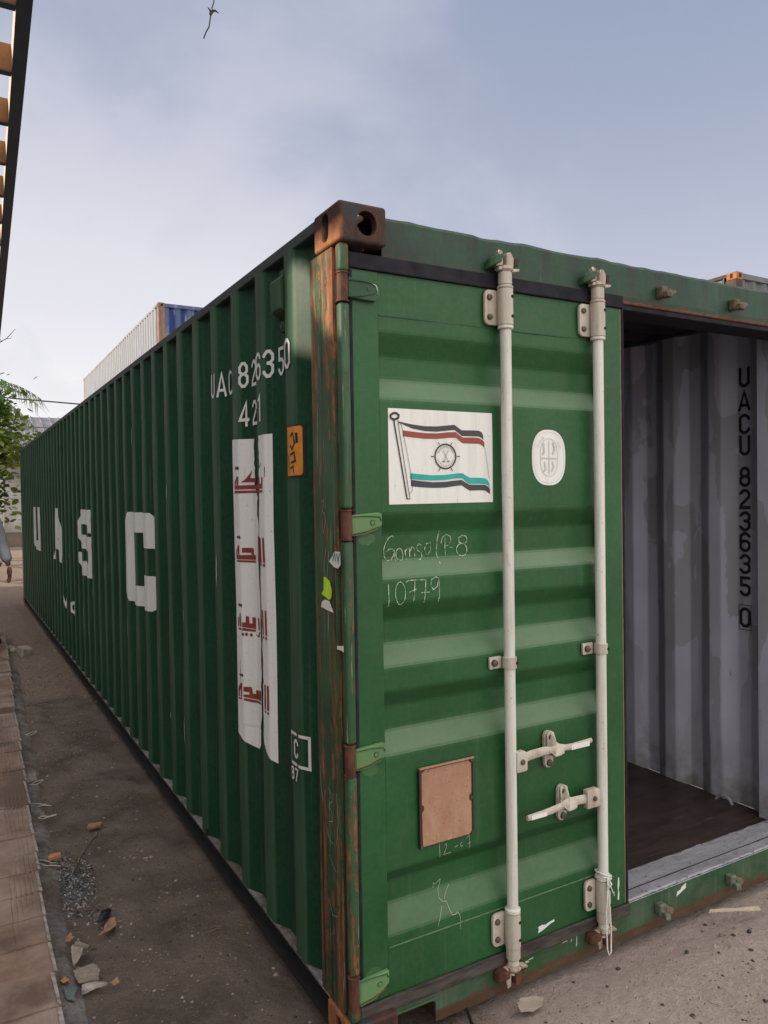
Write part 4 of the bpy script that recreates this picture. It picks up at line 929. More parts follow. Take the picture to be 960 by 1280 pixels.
# oval certification sticker, white on white relief
OX, OZ = .8265, 1.8435
def oval(rx, rz, n=40, p=2.5): return [(OX+rx*math.copysign(abs(math.cos(2*math.pi*i/n))**(2/p), math.cos(2*math.pi*i/n)), OZ+rz*math.copysign(abs(math.sin(2*math.pi*i/n))**(2/p), math.sin(2*math.pi*i/n))) for i in range(n)]
fine = []
for i in range(5):
    a = [(150, 'B'), (135, 'U'), (120, 'R'), (40, 'I'), (28, 'V')][i][0]
    px, pz = OX+.058*math.cos(R(a)), OZ+.074*math.sin(R(a)); fine += strip([(px-.004, pz-.006), (px-.004, pz+.006), (px+.004, pz+.006), (px+.004, pz-.006)], .0014)
emb = strip(oval(.040, .066, 28), .002, True)+strip([(OX, OZ-.058), (OX, OZ+.060)], .004)
emb2 = strip([(OX-.036, OZ-.002), (OX+.036, OZ-.004)], .005)+strip([(OX-.026, OZ+.05), (OX-.022, OZ+.02), (OX-.03, OZ+.01)], .008)+strip([(OX+.018, OZ+.055), (OX+.026, OZ+.03), (OX+.016, OZ+.012)], .008)+strip([(OX-.022, OZ-.016), (OX-.016, OZ-.04), (OX-.026, OZ-.05)], .006)+strip([(OX+.014, OZ-.014), (OX+.022, OZ-.03), (OX+.012, OZ-.05)], .006)
dr('oval_sticker', [(DECAL, [oval(.0775, .098)]), (PR_PALE, strip(oval(.070, .090), .0012, True)+fine), (PR_PALE, emb), (PR_PALE, emb2)], .0012)
# rusty data plate in a frame
b = MB()
b.prism([(.262, YF+.002, .588), (.468, YF+.002, .588), (.474, YF+.002, .594), (.474, YF+.002, .846), (.262, YF+.002, .846)], (0, -.004, 0), RUST_BROWN, .001)
b.box((.262, YF-.012, .843), (.476, YF-.0022, .848), PLACARD, .001); b.box((.259, YF-.010, .588), (.264, YF-.0022, .843), BLACK_RAIL, .001)
b.box((.472, YF-.004, .592), (.475, YF-.0022, .843), BLACK_RAIL)
b.prism([(.274, YF-.0024, .600), (.277, YF-.0024, .592), (.458, YF-.0024, .592), (.466, YF-.0024, .602), (.466, YF-.0024, .700), (.458, YF-.0024, .706), (.458, YF-.0024, .722), (.466, YF-.0024, .728), (.466, YF-.0024, .826), (.456, YF-.0024, .838), (.285, YF-.0024, .838), (.272, YF-.0024, .826), (.272, YF-.0024, .728), (.280, YF-.0024, .722), (.280, YF-.0024, .708), (.272, YF-.0024, .702)], (0, -.0022, 0), PLACARD, .0004)
for px, pz in ((.268, .836), (.468, .836), (.268, .594), (.468, .596), (.270, .715), (.467, .714)):
    b.tube([(px, YF-.002, pz), (px, YF-.0075, pz)], .006, BOLT, 10)
dt = b.build('data_plate', door)
# chalk handwriting
def hw(strokes, x0, z0, sx, sz, t, px0, py0, rise=0.0):
    return [strip([(x0+(px-px0)*sx, z0-(py-py0)*sz-rise*(px-px0)*sx) for px, py in s], t) for s in strokes]
def arc(cx, cy, rx, ry, a0, a1, n=14): return [(cx+rx*math.cos(R(a0+(a1-a0)*i/n)), cy-ry*math.sin(R(a0+(a1-a0)*i/n))) for i in range(n+1)]
S1 = [[(155, 105), (140, 92), (110, 108), (80, 150), (62, 200), (66, 250), (90, 280), (120, 280), (145, 250), (158, 215), (140, 192), (110, 195), (80, 218)], [(158, 200), (160, 290)],
      arc(204, 236, 32, 48, 80, 440), [(255, 200), (262, 278)], [(258, 215), (280, 182), (295, 190), (298, 255)], [(298, 215), (320, 175), (338, 185), (344, 250)],
      [(408, 165), (385, 152), (362, 175), (370, 205), (400, 220), (410, 250), (390, 275), (362, 270)], [(480, 150), (455, 150), (435, 190), (440, 230), (465, 240), (488, 200), (490, 140), (488, 200), (498, 275)],
      [(575, 45), (556, 120), (545, 220), (560, 310)], [(632, 100), (628, 170), (632, 245)], [(592, 150), (608, 100), (645, 80), (682, 92), (690, 130), (660, 165), (628, 170)], [(675, 182), (708, 180)],
      [(848, 125), (838, 92), (800, 84), (765, 105), (768, 140), (800, 152), (840, 140), (848, 118)], arc(792, 200, 52, 50, 85, 445, 18)]
SC = .3235/790
la = hw(S1, .1695, 1.592, SC*1.0, SC*1.02, .0028, 60, 92, .045)
S2 = [[(118, 540), (122, 712)], arc(222, 612, 44, 86, 100, 455, 20), [(275, 528), (300, 515), (355, 512), (340, 685)], [(304, 604), (368, 580)], [(358, 512), (455, 510), (438, 685)], [(408, 608), (486, 604)], [(575, 500), (545, 485), (505, 510), (500, 560), (525, 585), (560, 560), (576, 490), (578, 600), (574, 680)]]
lb = hw(S2, .166, 1.448, SC, SC*1.02, .0030, 118, 530, .07)
dr('chalk_writing', [(CHALK, flat(la[0::2])), (CHALK, flat(la[1::2]))], .0014)
dr('chalk_writing', [(CHALK, flat(lb[0::2])), (CHALK, flat(lb[1::2]))], .0014)
S3 = [[(205, 205), (213, 310)], [(258, 210), (275, 200), (278, 225), (248, 290), (322, 268)], [(362, 224), (395, 208)], [(440, 178), (420, 195), (425, 215), (445, 205)], [(482, 150), (516, 110), (516, 230)], [(495, 190), (525, 175)],
      [(195, 600), (200, 560), (215, 570), (272, 525), (265, 560), (238, 610), (235, 665), (262, 688), (300, 685), (312, 735), (330, 778), (360, 775), (385, 755), (405, 775), (412, 830), (408, 890)], [(355, 560), (300, 635), (285, 670)], [(250, 715), (215, 790), (180, 870)]]
SC3 = .2085/(67.0*8)
lc = hw(S3, .340, .585, SC3, SC3*1.05, .0016, 205, 205, .30)
dr('chalk_scribble', [(SCRATCH, flat(lc[0::2])), (SCRATCH, flat(lc[1::2]))], .0014)
dr('paint_chip', [(WHITEPAINT, [[(.752, .165), (.775, .170), (.812, .184), (.828, .186), (.826, .194), (.80, .190), (.786, .186), (.77, .190), (.752, .186), (.756, .178)], [(1.140, .178), (1.148, .176), (1.150, .20), (1.146, .215), (1.151, .235), (1.149, .262), (1.144, .262), (1.141, .23), (1.143, .205)]])], .001)
# scratches and stickers on the post
post_fn = lambda u, v, off: (.003-off, -u, v)
def po(name, layers, off=.0012): return drape(name, layers, post_fn, [], [], post_l, off)
def pz_(px, py, k, ox, oy): return (px, py)
sc1 = [[(-.16, 1.70), (-.145, 1.71), (-.15, 1.69), (-.155, 1.672), (-.14, 1.665), (-.135, 1.64), (-.155, 1.60)], [(-.135, 1.56), (-.152, 1.50), (-.145, 1.47), (-.16, 1.43)], [(-.115, 1.55), (-.128, 1.48), (-.122, 1.40)],
       [(-.20, .86), (-.206, .80), (-.19, .74)], [(-.15, .80), (-.125, .785), (-.12, .765), (-.14, .752), (-.145, .74), (-.125, .73), (-.122, .70), (-.15, .692)], [(-.165, .67), (-.15, .64), (-.12, .63)], [(-.09, .80), (-.08, .72), (-.09, .66), (-.10, .63)], [(-.15, .585), (-.12, .56), (-.10, .55)], [(-.16, .44), (-.13, .40), (-.10, .41)]]
po('scratch', [(SCRATCH, flat([strip(s, .002) for s in sc1]))])
po('torn_sticker', [(DECAL, [[(-.088, 1.52), (-.066, 1.535), (-.048, 1.553), (-.010, 1.553), (-.008, 1.515), (-.026, 1.502), (-.055, 1.505)]]),
                    (m_plain('green_print', (.03, .22, .13), .5), flat([strip([(-.060, 1.523), (-.046, 1.548), (-.040, 1.523)], .006), strip([(-.032, 1.548), (-.024, 1.522), (-.014, 1.549)], .006)]))], .014)
po('torn_sticker', [(m_plain('neon_yellow', (.52, .80, .03), .5, .1), [[(-.146, 1.466), (-.132, 1.468), (-.102, 1.457), (-.088, 1.43), (-.092, 1.408), (-.108, 1.398), (-.132, 1.404), (-.163, 1.412), (-.146, 1.428)]])], .006)
po('torn_sticker', [(DECAL, [[(-.170, 1.370), (-.160, 1.388), (-.138, 1.3965), (-.108, 1.396), (-.098, 1.385), (-.094, 1.38), (-.076, 1.362), (-.12, 1.365)]])], .006)
po('torn_sticker', [(DECAL, [[(-.054, 1.255), (-.054, 1.265), (-.010, 1.272), (-.008, 1.252), (-.030, 1.256)]])], .008)

# cord tied round the right bar's bracket
WHITECORD = m_plain('white_cord', (.62, .61, .58), .8, .2, 90)
b = MB(); cx0, cy0 = 1.035, BY
pts = [(cx0+.029*math.cos(a), cy0+.029*math.sin(a), .312+.008*math.sin(a*2)) for a in [2*math.pi*i/14 for i in range(15)]]
b.tube(pts, .0026, WHITECORD, 7)
b.tube([(cx0+.0295*math.cos(a), cy0+.0295*math.sin(a), .322-.012*math.cos(a)) for a in [2*math.pi*i/14 for i in range(15)]], .0026, WHITECORD, 7)
b.tube([(1.024, -.034, .314), (1.020, -.037, .26), (1.012, -.038, .19), (1.010, -.042, .12), (1.006, -.048, .07), (1.012, -.05, .048), (1.022, -.05, .056), (1.028, -.046, .12), (1.030, -.04, .19), (1.026, -.037, .26), (1.028, -.034, .314)], .0026, WHITECORD, 7)
b.tube([(1.028, -.035, .305), (1.042, -.036, .275), (1.058, -.034, .245), (1.050, -.04, .262)], .0022, WHITECORD, 7)
b.tube([(1.020, -.036, .300), (1.026, -.044, .290), (1.034, -.044, .298), (1.030, -.036, .310)], .0034, WHITECORD, 7)
tag(b.build('cord', smooth=True), 'loop of thin white cord knotted round the foot of the right locking bar', 'cord')

# ================================================================== OTHER CONTAINERS
def simple_container(name, label, loc, mside, mend, mpost, hh=2.591, ll=12.192, group=None, casts=None, mrail=None, tilt=0.0):
    t = thing(name, label, 'shipping container', loc, 0, group); t.rotation_euler = (tilt, 0, 0); mrail = mrail or mpost
    n = int((ll-.44)/(PER/4)); ysf = [.22+i*PER/4 for i in range(n)]+[ll-.22]
    for s, x0 in ((1, 0.0), (-1, W)):
        b = MB(); vs = []; fs = []
        for i, y in enumerate(ysf):
            d = [0, 0, DEP, DEP][(i+1) % 4]; vs += [(x0+s*d, y, .12), (x0+s*d, y, hh-.06)]
        for i in range(len(ysf)-1): fs.append((2*i, 2*i+2, 2*i+3, 2*i+1))
        b.add(vs, fs, mside); b.build('side_wall', t)
        one('box', (x0+s*.002, .16, hh-.065), (x0+s*.06, ll-.16, hh-.008), mrail, .004).build('top_rail', t)
        one('box', (x0+s*.002, .16, .02), (x0+s*.06, ll-.16, .125), mrail, .004).build('bottom_rail', t)
    for yy, s in ((0.0, 1), (ll, -1)):
        b = MB(); vs = []; fs = []; m = int(2.1/.0717)
        for i in range(m+1):
            d = [0, 0, DEP, DEP][i % 4]; x = .165+2.108*i/m; vs += [(x, yy+s*(.03+d), .12), (x, yy+s*(.03+d), hh-.1)]
        for i in range(m): fs.append((2*i, 2*i+2, 2*i+3, 2*i+1))
        b.add(vs, fs, mend); b.build('end_wall', t)
        one('box', (.15, yy+s*.008, hh-.10), (W-.15, yy+s*.08, hh-.012), mend, .004).build('end_rail', t)
        one('box', (.15, yy+s*.008, .02), (W-.15, yy+s*.08, .12), mend, .004).build('end_rail', t)
        for x0, sx_ in ((0.0, 1), (W, -1)):
            one('box', (x0+sx_*.002, yy+s*.002, .118), (x0+sx_*.163, yy+s*.20, hh-.118), mpost, .006).build('corner_post', t)
            for z0 in (0.0, hh-.118):
                o = one('box', (x0-sx_*.003, yy-s*.003, z0), (x0+sx_*.162, yy+s*.178, z0+.118), casts or mpost, .008)
                o.box((x0-sx_*.0045, yy+s*.065, z0+.022), (x0-sx_*.001, yy+s*.110, z0+.096), HOLE); o.box((x0+sx_*.06, yy-s*.0045, z0+.03), (x0+sx_*.12, yy-s*.001, z0+.09), HOLE)
                o.build('corner_casting', t)
    one('box', (.05, .1, hh-.03), (W-.05, ll-.1, hh-.018), mside).build('roof_panel', t)
    return t
def mk_faded(name, a, b_, k, seed):
    m = Mat(name); n = m.noise((3.0, .9, .8), 6, .65, 0, (seed, 0, 0)); s_ = m.noise((9, 9, 1.2), 5, .6, 0, (seed, 4, 0))
    col = m.mix(m.rng(n, .5-k, .62-k), a, b_); col = m.mix(m.rng(s_, .58, .74, 0, .6), col, (.20, .14, .10))
    return m.fin(col, .6)
def mk_ribbed(name, pale, recess_shade, axis, a, b_, seed):
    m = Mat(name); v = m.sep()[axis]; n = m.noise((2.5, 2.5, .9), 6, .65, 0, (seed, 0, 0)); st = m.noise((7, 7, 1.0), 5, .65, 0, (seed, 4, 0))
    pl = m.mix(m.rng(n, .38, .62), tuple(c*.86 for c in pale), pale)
    col = m.mix(m.rng(v, a, b_), pl, recess_shade)  # recesses darkened by depth: shade between ribs put into the colour
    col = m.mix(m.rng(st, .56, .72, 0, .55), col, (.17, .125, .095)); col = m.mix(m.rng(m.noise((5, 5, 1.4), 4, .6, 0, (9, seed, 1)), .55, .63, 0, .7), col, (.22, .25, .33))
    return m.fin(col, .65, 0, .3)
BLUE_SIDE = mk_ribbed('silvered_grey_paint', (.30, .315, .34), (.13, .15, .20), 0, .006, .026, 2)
BLUE_END = mk_ribbed('worn_blue_shaded_recess', (.085, .115, .24), (.012, .030, .15), 1, .034, .058, 5)
TAN = m_rust('tan_rust', (.15, .09, .06), (.30, .20, .145), 7)
DARKPOST = m_rust('dark_rust', (.03, .022, .02), (.10, .06, .045), 7)
GREYRAIL = m_plain('pale_grey_rail', (.24, .235, .23), .7, .4, 2)
simple_container('shipping_container', 'blue container with a silvery grey long side stacked high behind the green container', (3.5, 16.93, 3.965), BLUE_SIDE, BLUE_END, TAN, mrail=GREYRAIL, tilt=-.012)
simple_container('shipping_container', 'bottom blue container carrying the silvery sided one behind the green container', (3.5, 16.93, 1.065), BLUE_SIDE, BLUE_END, TAN, 2.896, mrail=GREYRAIL, tilt=-.012)
one('box', (2.9, 16.0, -.2), (14, 30.5, .92), CEMENT, .02).build('loading_bank'); tag(bpy.data.objects['loading_bank'], kind='structure')
GREY_C = m_plain('weathered_grey_paint', (.10, .11, .12), .55, .4, 4)
simple_container('shipping_container', 'grey container with an orange rusted corner just showing above the green header on the right', (9.85, 5.70, 2.592), GREY_C, GREY_C, DARKPOST, casts=RUST_ORANGE)
simple_container('shipping_container', 'lower container of the stack with the orange corner on the right', (9.85, 5.70, 0.0), GREY_C, GREY_C, DARKPOST, casts=RUST_ORANGE)

# ================================================================== LEFT SIDE: brick floor edge, shed frame, added sun-blocking wall
t0 = Vector((-.768, 0, 0)); edge_x = lambda y: -.765+.0293*y+(.0006*y*y if y < 7 else .0294)
rb = random.Random(5)
def block(y0, y1, idx):
    b = MB(); lx = -.36+rb.uniform(-.006, .006)
    jx = rb.uniform(-.006, .006); zt = .1+rb.uniform(-.004, .004)
    bm = bmesh.new()
    # top profile across the block: flat, then fine ridges near the outer edge
    pr = [(-.33, zt), (-.13, zt)]
    for i in range(5): pr += [(-.115+i*.019, zt), (-.112+i*.019, zt-.006), (-.103+i*.019, zt-.006), (-.100+i*.019, zt)]
    pr += [(-.016, zt-.001), (0, zt-.006), (0, 0.0)]
    n = len(pr); yy = [y0+.003, (y0+y1)/2, y1-.003]; vs = []; fs = []
    for y in yy:
        for x, z in pr:
            worn = max(0, min(1, .5+1.6*mnoise.noise(Vector((y*2.3, x*4, idx*.1)))))
            zz_ = z if (x >= -.02 or x < -.12) else zt-(zt-z)*worn
            vs.append((x+jx+.004*mnoise.noise(Vector((y*9, x*6, 3))), y, zz_+.003*mnoise.noise(Vector((x*9, y*9, 1)))))
    for j in range(len(yy)-1):
        for i in range(n-1): fs.append((j*n+i, j*n+i+1, (j+1)*n+i+1, (j+1)*n+i))
    fs.append(tuple(range(n))); fs.append(tuple(range(3*n-1, 2*n-1, -1)))
    b.add(vs, fs, CLAY)
    # pale mortar smear along the outer top edge
    e = [(jx-.008-.004*rb.random(), y0+.006, zt+.0012), (jx+.002, y0+.004, zt-.004), (jx+.002, y1-.004, zt-.004), (jx-.007-.006*rb.random(), y1-.006, zt+.0012)]
    b.add(e, [(0, 1, 2, 3)], MORTAR)
    o = b.build('clay_block')
    ym = (y0+y1)/2; o.location = (edge_x(ym), 0, 0)
    return tag(o, 'dusty hollow clay block laid flat in the row that edges the floor on the left', 'clay block', 'clay blocks edging the floor')
y = -1.6; i = 0
while y < 8.6:
    ln = .2+rb.uniform(-.01, .012)
    if not (4.42 < y < 4.5): block(y, y+ln, i)
    y += ln+rb.choice((0, 0, .003)); i += 1
b = MB(); vs = []; fs = []; N_ = 40; M_ = 90
for j in range(M_+1):
    yy = -4+13*j/M_
    for i in range(N_+1):
        xx = -5.4+(edge_x(yy)-.325+5.4)*i/N_; vs.append((xx, yy, .097+.006*mnoise.noise(Vector((xx*2, yy*2, 6)))))
for j in range(M_):
    for i in range(N_): fs.append((j*(N_+1)+i, j*(N_+1)+i+1, (j+1)*(N_+1)+i+1, (j+1)*(N_+1)+i))
b.add(vs, fs, CLAY); tag(b.build('shed_floor'), kind='structure')
# cement haunch beside the blocks
b = MB(); vs = []; fs = []; M_ = 140
for j in range(M_+1):
    yy = -1.6+8.2*j/M_; x0 = edge_x(yy); wv = .085+.02*mnoise.noise(Vector((yy*2, 1, 1)))+.008*mnoise.noise(Vector((yy*11, 1, 1)))
    vs += [(x0+.002, yy, .022), (x0+wv*.6, yy, .016+.006*mnoise.noise(Vector((yy*7, 3, 1)))), (x0+wv, yy, -.01)]
for j in range(M_):
    for i in range(2): fs.append((j*3+i, j*3+i+1, (j+1)*3+i+1, (j+1)*3+i))
b.add(vs, fs, CEMENT); tag(b.build('cement_strip', smooth=True), kind='structure')
# added unseen wall that blocks the sun, its gap cut to the sunlit patch
WX = -5.5; tt = -WX/-SUN_H.x*-1 if False else (-WX)/abs(SUN_H.x)
dyw = SUN_H.y*tt; dzw = math.tan(SUN_EL)*tt
sun_gap = [(.43, 2.53), (.37, 2.545), (.232, 2.425), (.222, 2.552), (-.02, 2.548), (-.02, 2.195), (.118, 2.225), (.218, 2.345), (.228, 2.19), (.43, 2.225)]
shed = thing('shed', 'open shed with added sun-blocking wall and unroofed steel and timber roof frame along the left', 'shed', (WX, 0, 0))
blocker_mat = m_plain('sun_blocker_blocks', (.30, .28, .26), .9, .3, 3, bump=.3)
sun_blocker = one('box', (WX-.10, -9, -.1), (WX, 17.2, 4.995), blocker_mat).build('wall')
cut = MB(); cut.prism([(WX-.3, y_+dyw, z_+dzw) for y_, z_ in sun_gap], (.6, 0, 0), blocker_mat)
boolean(sun_blocker, [cut.build('c')])
sun_blocker.parent = shed; sun_blocker.matrix_parent_inverse = Matrix.Translation((5.5, 0, 0))
def shed_part(o):
    o.parent = shed; o.matrix_parent_inverse = Matrix.Translation((5.5, 0, 0)); return o
STEEL = m_plain('dark_blue_steel', (.060, .062, .095), .55, .3, 8)
STEEL_SUNLIT = m_plain('steel_sunlit_tone', (.55, .46, .36), .6, .15, 8)  # sunward face of the steel beam, sunlight put into a pale tone
TIMBER = m_rust('orange_brown_timber', (.16, .068, .022), (.26, .115, .038), 5, rough=.7)
# edge beam: right bottom edge through (-.467,3.48,5) and (-.145,13.0,5)
A = Vector((-.4665, 3.481, 5.0)); Bp = Vector((-.160, 13.013, 5.0)); dv = (Bp-A).normalized(); sv = Vector((dv.y, -dv.x, 0))
P0 = A-dv*9; P1 = A+dv*13
b = MB()
def beam(b, x0, x1, z0, z1, m): b.prism([P0+sv*x0+Vector((0, 0, z0)), P0+sv*x1+Vector((0, 0, z0)), P0+sv*x1+Vector((0, 0, z1)), P0+sv*x0+Vector((0, 0, z1))], P1-P0, m)
beam(b, -.098, 0, 0, .012, STEEL); beam(b, -.012, -.001, .0121, .20, STEEL); beam(b, -.098, -.0875, .0121, .185, STEEL_SUNLIT); beam(b, -.0874, -.0121, .188, .20, STEEL)
shed_part(b.build('edge_beam'))
for k in range(-7, 11):
    p = A+dv*((4.47-3.48)/dv.y+k*.881)
    y_ = p.y+.0; x1 = p.x-.1
    b = MB(); b.box((WX, y_, 5.004), (x1+.002, y_+.075, 5.21), TIMBER, .004); b.box((WX, y_+.002, 4.998), (x1+.002, y_+.073, 5.0035), STEEL)
    shed_part(b.build('joist'))
for y_ in (-4.0, 2.2, 8.4, 14.6):
    b = MB(); b.box((-2.2, y_-.05, .0), (-2.1, y_+.05, 4.99), STEEL, .005); shed_part(b.build('post'))
    b = MB(); b.box((-5.49, y_-.04, 4.86), (-1.2, y_+.04, 4.99), STEEL, .005); shed_part(b.build('cross_beam'))
# barbed wire end hanging from the edge beam
WIRE = m_plain('rusty_wire', (.03, .024, .022), .7, .3)
b = MB()
b.tube([(-.42, 2.5, 5.02), (-.25, 2.35, 5.16), (.05, 2.1, 5.10), (.24, 1.95, 4.85), (.262, 1.94, 4.6), (.250, 1.94, 4.40), (.2555, 1.94, 4.335), (.244, 1.94, 4.300), (.250, 1.94, 4.283), (.238, 1.945, 4.262), (.232, 1.945, 4.225), (.228, 1.945, 4.200), (.212, 1.95, 4.170), (.200, 1.95, 4.135)], .0036, WIRE, 6)
b.tube([(.222, 1.94, 4.298), (.236, 1.94, 4.282), (.246, 1.94, 4.284), (.262, 1.94, 4.292), (.280, 1.935, 4.280)], [.002, .006, .007, .006, .0015], WIRE, 6)
b.tube([(.238, 1.94, 4.278), (.234, 1.94, 4.262)], [.007, .005], WIRE, 6)
tag(b.build('barbed_wire', smooth=True), 'short end of barbed wire dangling against the sky from the roof beam', 'wire')

# ================================================================== LITTER AND STONES
def gz(x, y): return ground_h(x, y)
def crumple(pts, z, mat, name, label, cat, th=.003, amp=.006, group=None, seed=0):
    """thin ragged flake: outline resampled and roughened, lifted by noise, with thickness"""
    n0 = len(pts); o2 = []; rj = random.Random(int(pts[0][0]*9999)+int(pts[0][1]*7777))
    cx = sum(p[0] for p in pts)/n0; cy = sum(p[1] for p in pts)/n0
    size = max(math.hypot(p[0]-cx, p[1]-cy) for p in pts)
    for i in range(n0):
        a, c = pts[i], pts[(i+1) % n0]
        for q in range(4):
            f = q/4; o2.append((a[0]+(c[0]-a[0])*f+rj.gauss(0, size*.022), a[1]+(c[1]-a[1])*f+rj.gauss(0, size*.022)))
    n = len(o2); rings = (1.0, .72, .42, .15); vs = []; sd = rj.uniform(0, 50)
    hgt = lambda x, y: z+.003+amp*(.55+.75*mnoise.noise(Vector((x/size*.9, y/size*.9, sd)))+.3*mnoise.noise(Vector((x/size*2.6, y/size*2.6, sd))))
    for lay in (1, 0):
        for q in rings: vs += [(cx+(p[0]-cx)*q, cy+(p[1]-cy)*q, hgt(cx+(p[0]-cx)*q, cy+(p[1]-cy)*q)+th*lay) for p in o2]
        vs.append((cx, cy, hgt(cx, cy)+th*lay))
    fs = []; off = len(rings)*n+1
    for base, fl in ((0, False), (off, True)):
        for r_ in range(len(rings)-1):
            for i in range(n):
                j = (i+1) % n; f = (base+r_*n+i, base+r_*n+j, base+(r_+1)*n+j, base+(r_+1)*n+i); fs.append(f[::-1] if fl else f)
        for i in range(n):
            j = (i+1) % n; f = (base+(len(rings)-1)*n+i, base+(len(rings)-1)*n+j, base+len(rings)*n); fs.append(f[::-1] if fl else f)
    for i in range(n): j = (i+1) % n; fs.append((i, off+i, off+j, j))
    b = MB(); b.add(vs, fs, mat); return tag(b.build(name, smooth=True, angle=50), label, cat, group)
CARD = m_plain('grey_cardboard', (.23, .19, .155), .9, .35, 45); LEAFB = m_plain('dry_leaf', (.27, .155, .09), .8, .3, 30)
ORSC = m_plain('orange_scrap', (.45, .19, .08), .7, .2); BLKP = m_plain('black_plastic', (.012, .012, .014), .35, .3, 40); TEALP = m_plain('teal_scrap', (.11, .15, .155), .7, .2)
crumple([(-.67, .90), (-.60, .92), (-.585, .86), (-.60, .80), (-.665, .82)], .01, CARD, 'cardboard_scrap', 'square grey cardboard scrap lying flat beside the block edge', 'scrap', .004, .012)
crumple([(-.665, 1.00), (-.640, 1.06), (-.595, 1.03), (-.625, .97), (-.668, .915)], .012, CARD, 'cardboard_scrap', 'bent triangular cardboard scrap leaning against the square piece', 'scrap', .004, .035)
crumple([(-.655, .80), (-.60, .79), (-.575, .775), (-.60, .765), (-.66, .77)], .006, MORTAR, 'mortar_chip', 'pale mortar chip in front of the square cardboard scrap', 'chip', .01, .01)
crumple([(-.715, .80), (-.685, .83), (-.672, .78), (-.69, .72), (-.712, .745)], .012, TEALP, 'plastic_scrap', 'faded teal plastic scrap against the block edge', 'scrap', .003, .02)
crumple([(-.565, .775), (-.54, .785), (-.535, .765), (-.555, .745)], .006, LEAFB, 'leaf', 'small brown leaf at the right of the cardboard scraps', 'leaf', .002, .012)
crumple([(-.722, .855), (-.70, .87), (-.69, .85), (-.71, .835)], .02, ORSC, 'orange_scrap', 'tiny orange scrap tucked by the teal plastic at the block edge', 'scrap', .003, .008)
crumple([(-.555, 1.10), (-.53, 1.13), (-.49, 1.20), (-.472, 1.19), (-.478, 1.14), (-.51, 1.105)], .006, LEAFB, 'leaf', 'large curled tan leaf on the dark soil of the alley', 'leaf', .003, .02)
crumple([(-.545, 1.19), (-.52, 1.24), (-.485, 1.29), (-.475, 1.26), (-.49, 1.215), (-.52, 1.185)], .004, BLKP, 'plastic_scrap', 'black plastic scrap lying just behind the curled tan leaf', 'scrap', .004, .025)
crumple([(-.672, 1.10), (-.665, 1.15), (-.645, 1.16), (-.64, 1.12), (-.655, 1.08)], .012, LEAFB, 'leaf', 'folded brown leaf on the cement strip', 'leaf', .003, .02)
crumple([(-.655, 1.86), (-.60, 1.875), (-.598, 1.905), (-.65, 1.90)], .014, ORSC, 'brick_shard', 'small orange brick shard at the head of the ash heap', 'shard', .014, .006)
crumple([(-.665, 3.00), (-.605, 3.02), (-.595, 3.16), (-.66, 3.17)], .016, CARD, 'cardboard_scrap', 'pale flat cardboard piece lying on the cement strip', 'scrap', .004, .008)
crumple([(-.44, 2.15), (-.37, 2.16), (-.36, 2.19), (-.43, 2.20)], .003, LEAFB, 'wood_chip', 'pale wood chip on the middle of the alley soil', 'wood chip', .01, .006)
crumple([(1.60, -.02), (1.63, -.035), (1.79, -.115), (1.80, -.10), (1.66, -.035), (1.615, -.01)], .012, m_plain('pale_wood', (.50, .42, .34), .8, .2, 60), 'wood_splinter', 'long pale wood splinter on the dust in front of the sill', 'splinter', .006, .006)
crumple([(.585, -.070), (.60, -.035), (.63, -.018), (.675, -.025), (.70, -.055), (.67, -.080), (.62, -.088)], -.006, m_plain('dust_lump', (.33, .27, .237), .95, .2, 20, bump=.5), 'mortar_lump', 'flattened pale mortar lump under the left locking bar', 'lump', .004, .008)
crumple([(.0, 4.74), (.05, 4.78), (.09, 4.86), (.07, 4.88), (.02, 4.80)], .0, CARD, 'wood_chip', 'pale wood chip beside the container far along the alley', 'wood chip', .01, .008)
ASH = m_plain('grey_ash', (.24, .24, .25), .95, .5, 60); ASH2 = m_plain('dark_ash', (.085, .082, .085), .95, .5, 60)
b = MB(); ra = random.Random(9)
for i in range(1300):
    a = ra.uniform(0, 6.28); q = ra.random()**.8*(1+.55*mnoise.noise(Vector((math.cos(a)*1.6, math.sin(a)*1.6, 3)))); x_ = -.575+.095*q*math.cos(a); y_ = 1.64+.30*q*math.sin(a); s_ = ra.uniform(.0018, .0075)
    v0 = Vector((x_, y_, gz(x_, y_)+.004+.012*max(0, 1-q)+ra.uniform(0, .006)))
    d1 = Vector((ra.uniform(-1, 1), ra.uniform(-1, 1), ra.uniform(-.5, .5))).normalized()*s_; d2 = d1.cross(Vector((ra.uniform(-1, 1), ra.uniform(-1, 1), 1))).normalized()*s_*.4
    b.add([v0-d1-d2, v0+d1-d2, v0+d1+d2, v0-d1+d2], [(0, 1, 2, 3)], ra.choices((ASH, ASH2, BLKP), (5, 4, 2))[0])
vs = [(-.585, 1.62, gz(-.58, 1.62)+.012)]+[(-.585+.085*math.cos(2*math.pi*i/20), 1.62+.25*math.sin(2*math.pi*i/20), gz(-.58, 1.62)-.006) for i in range(20)]
b.add(vs, [(0, i+1, (i+1) % 20+1) for i in range(20)], ASH2)
tag(b.build('ash_heap'), 'small heap of grey ash and burnt shreds against the block edge', 'ash heap')
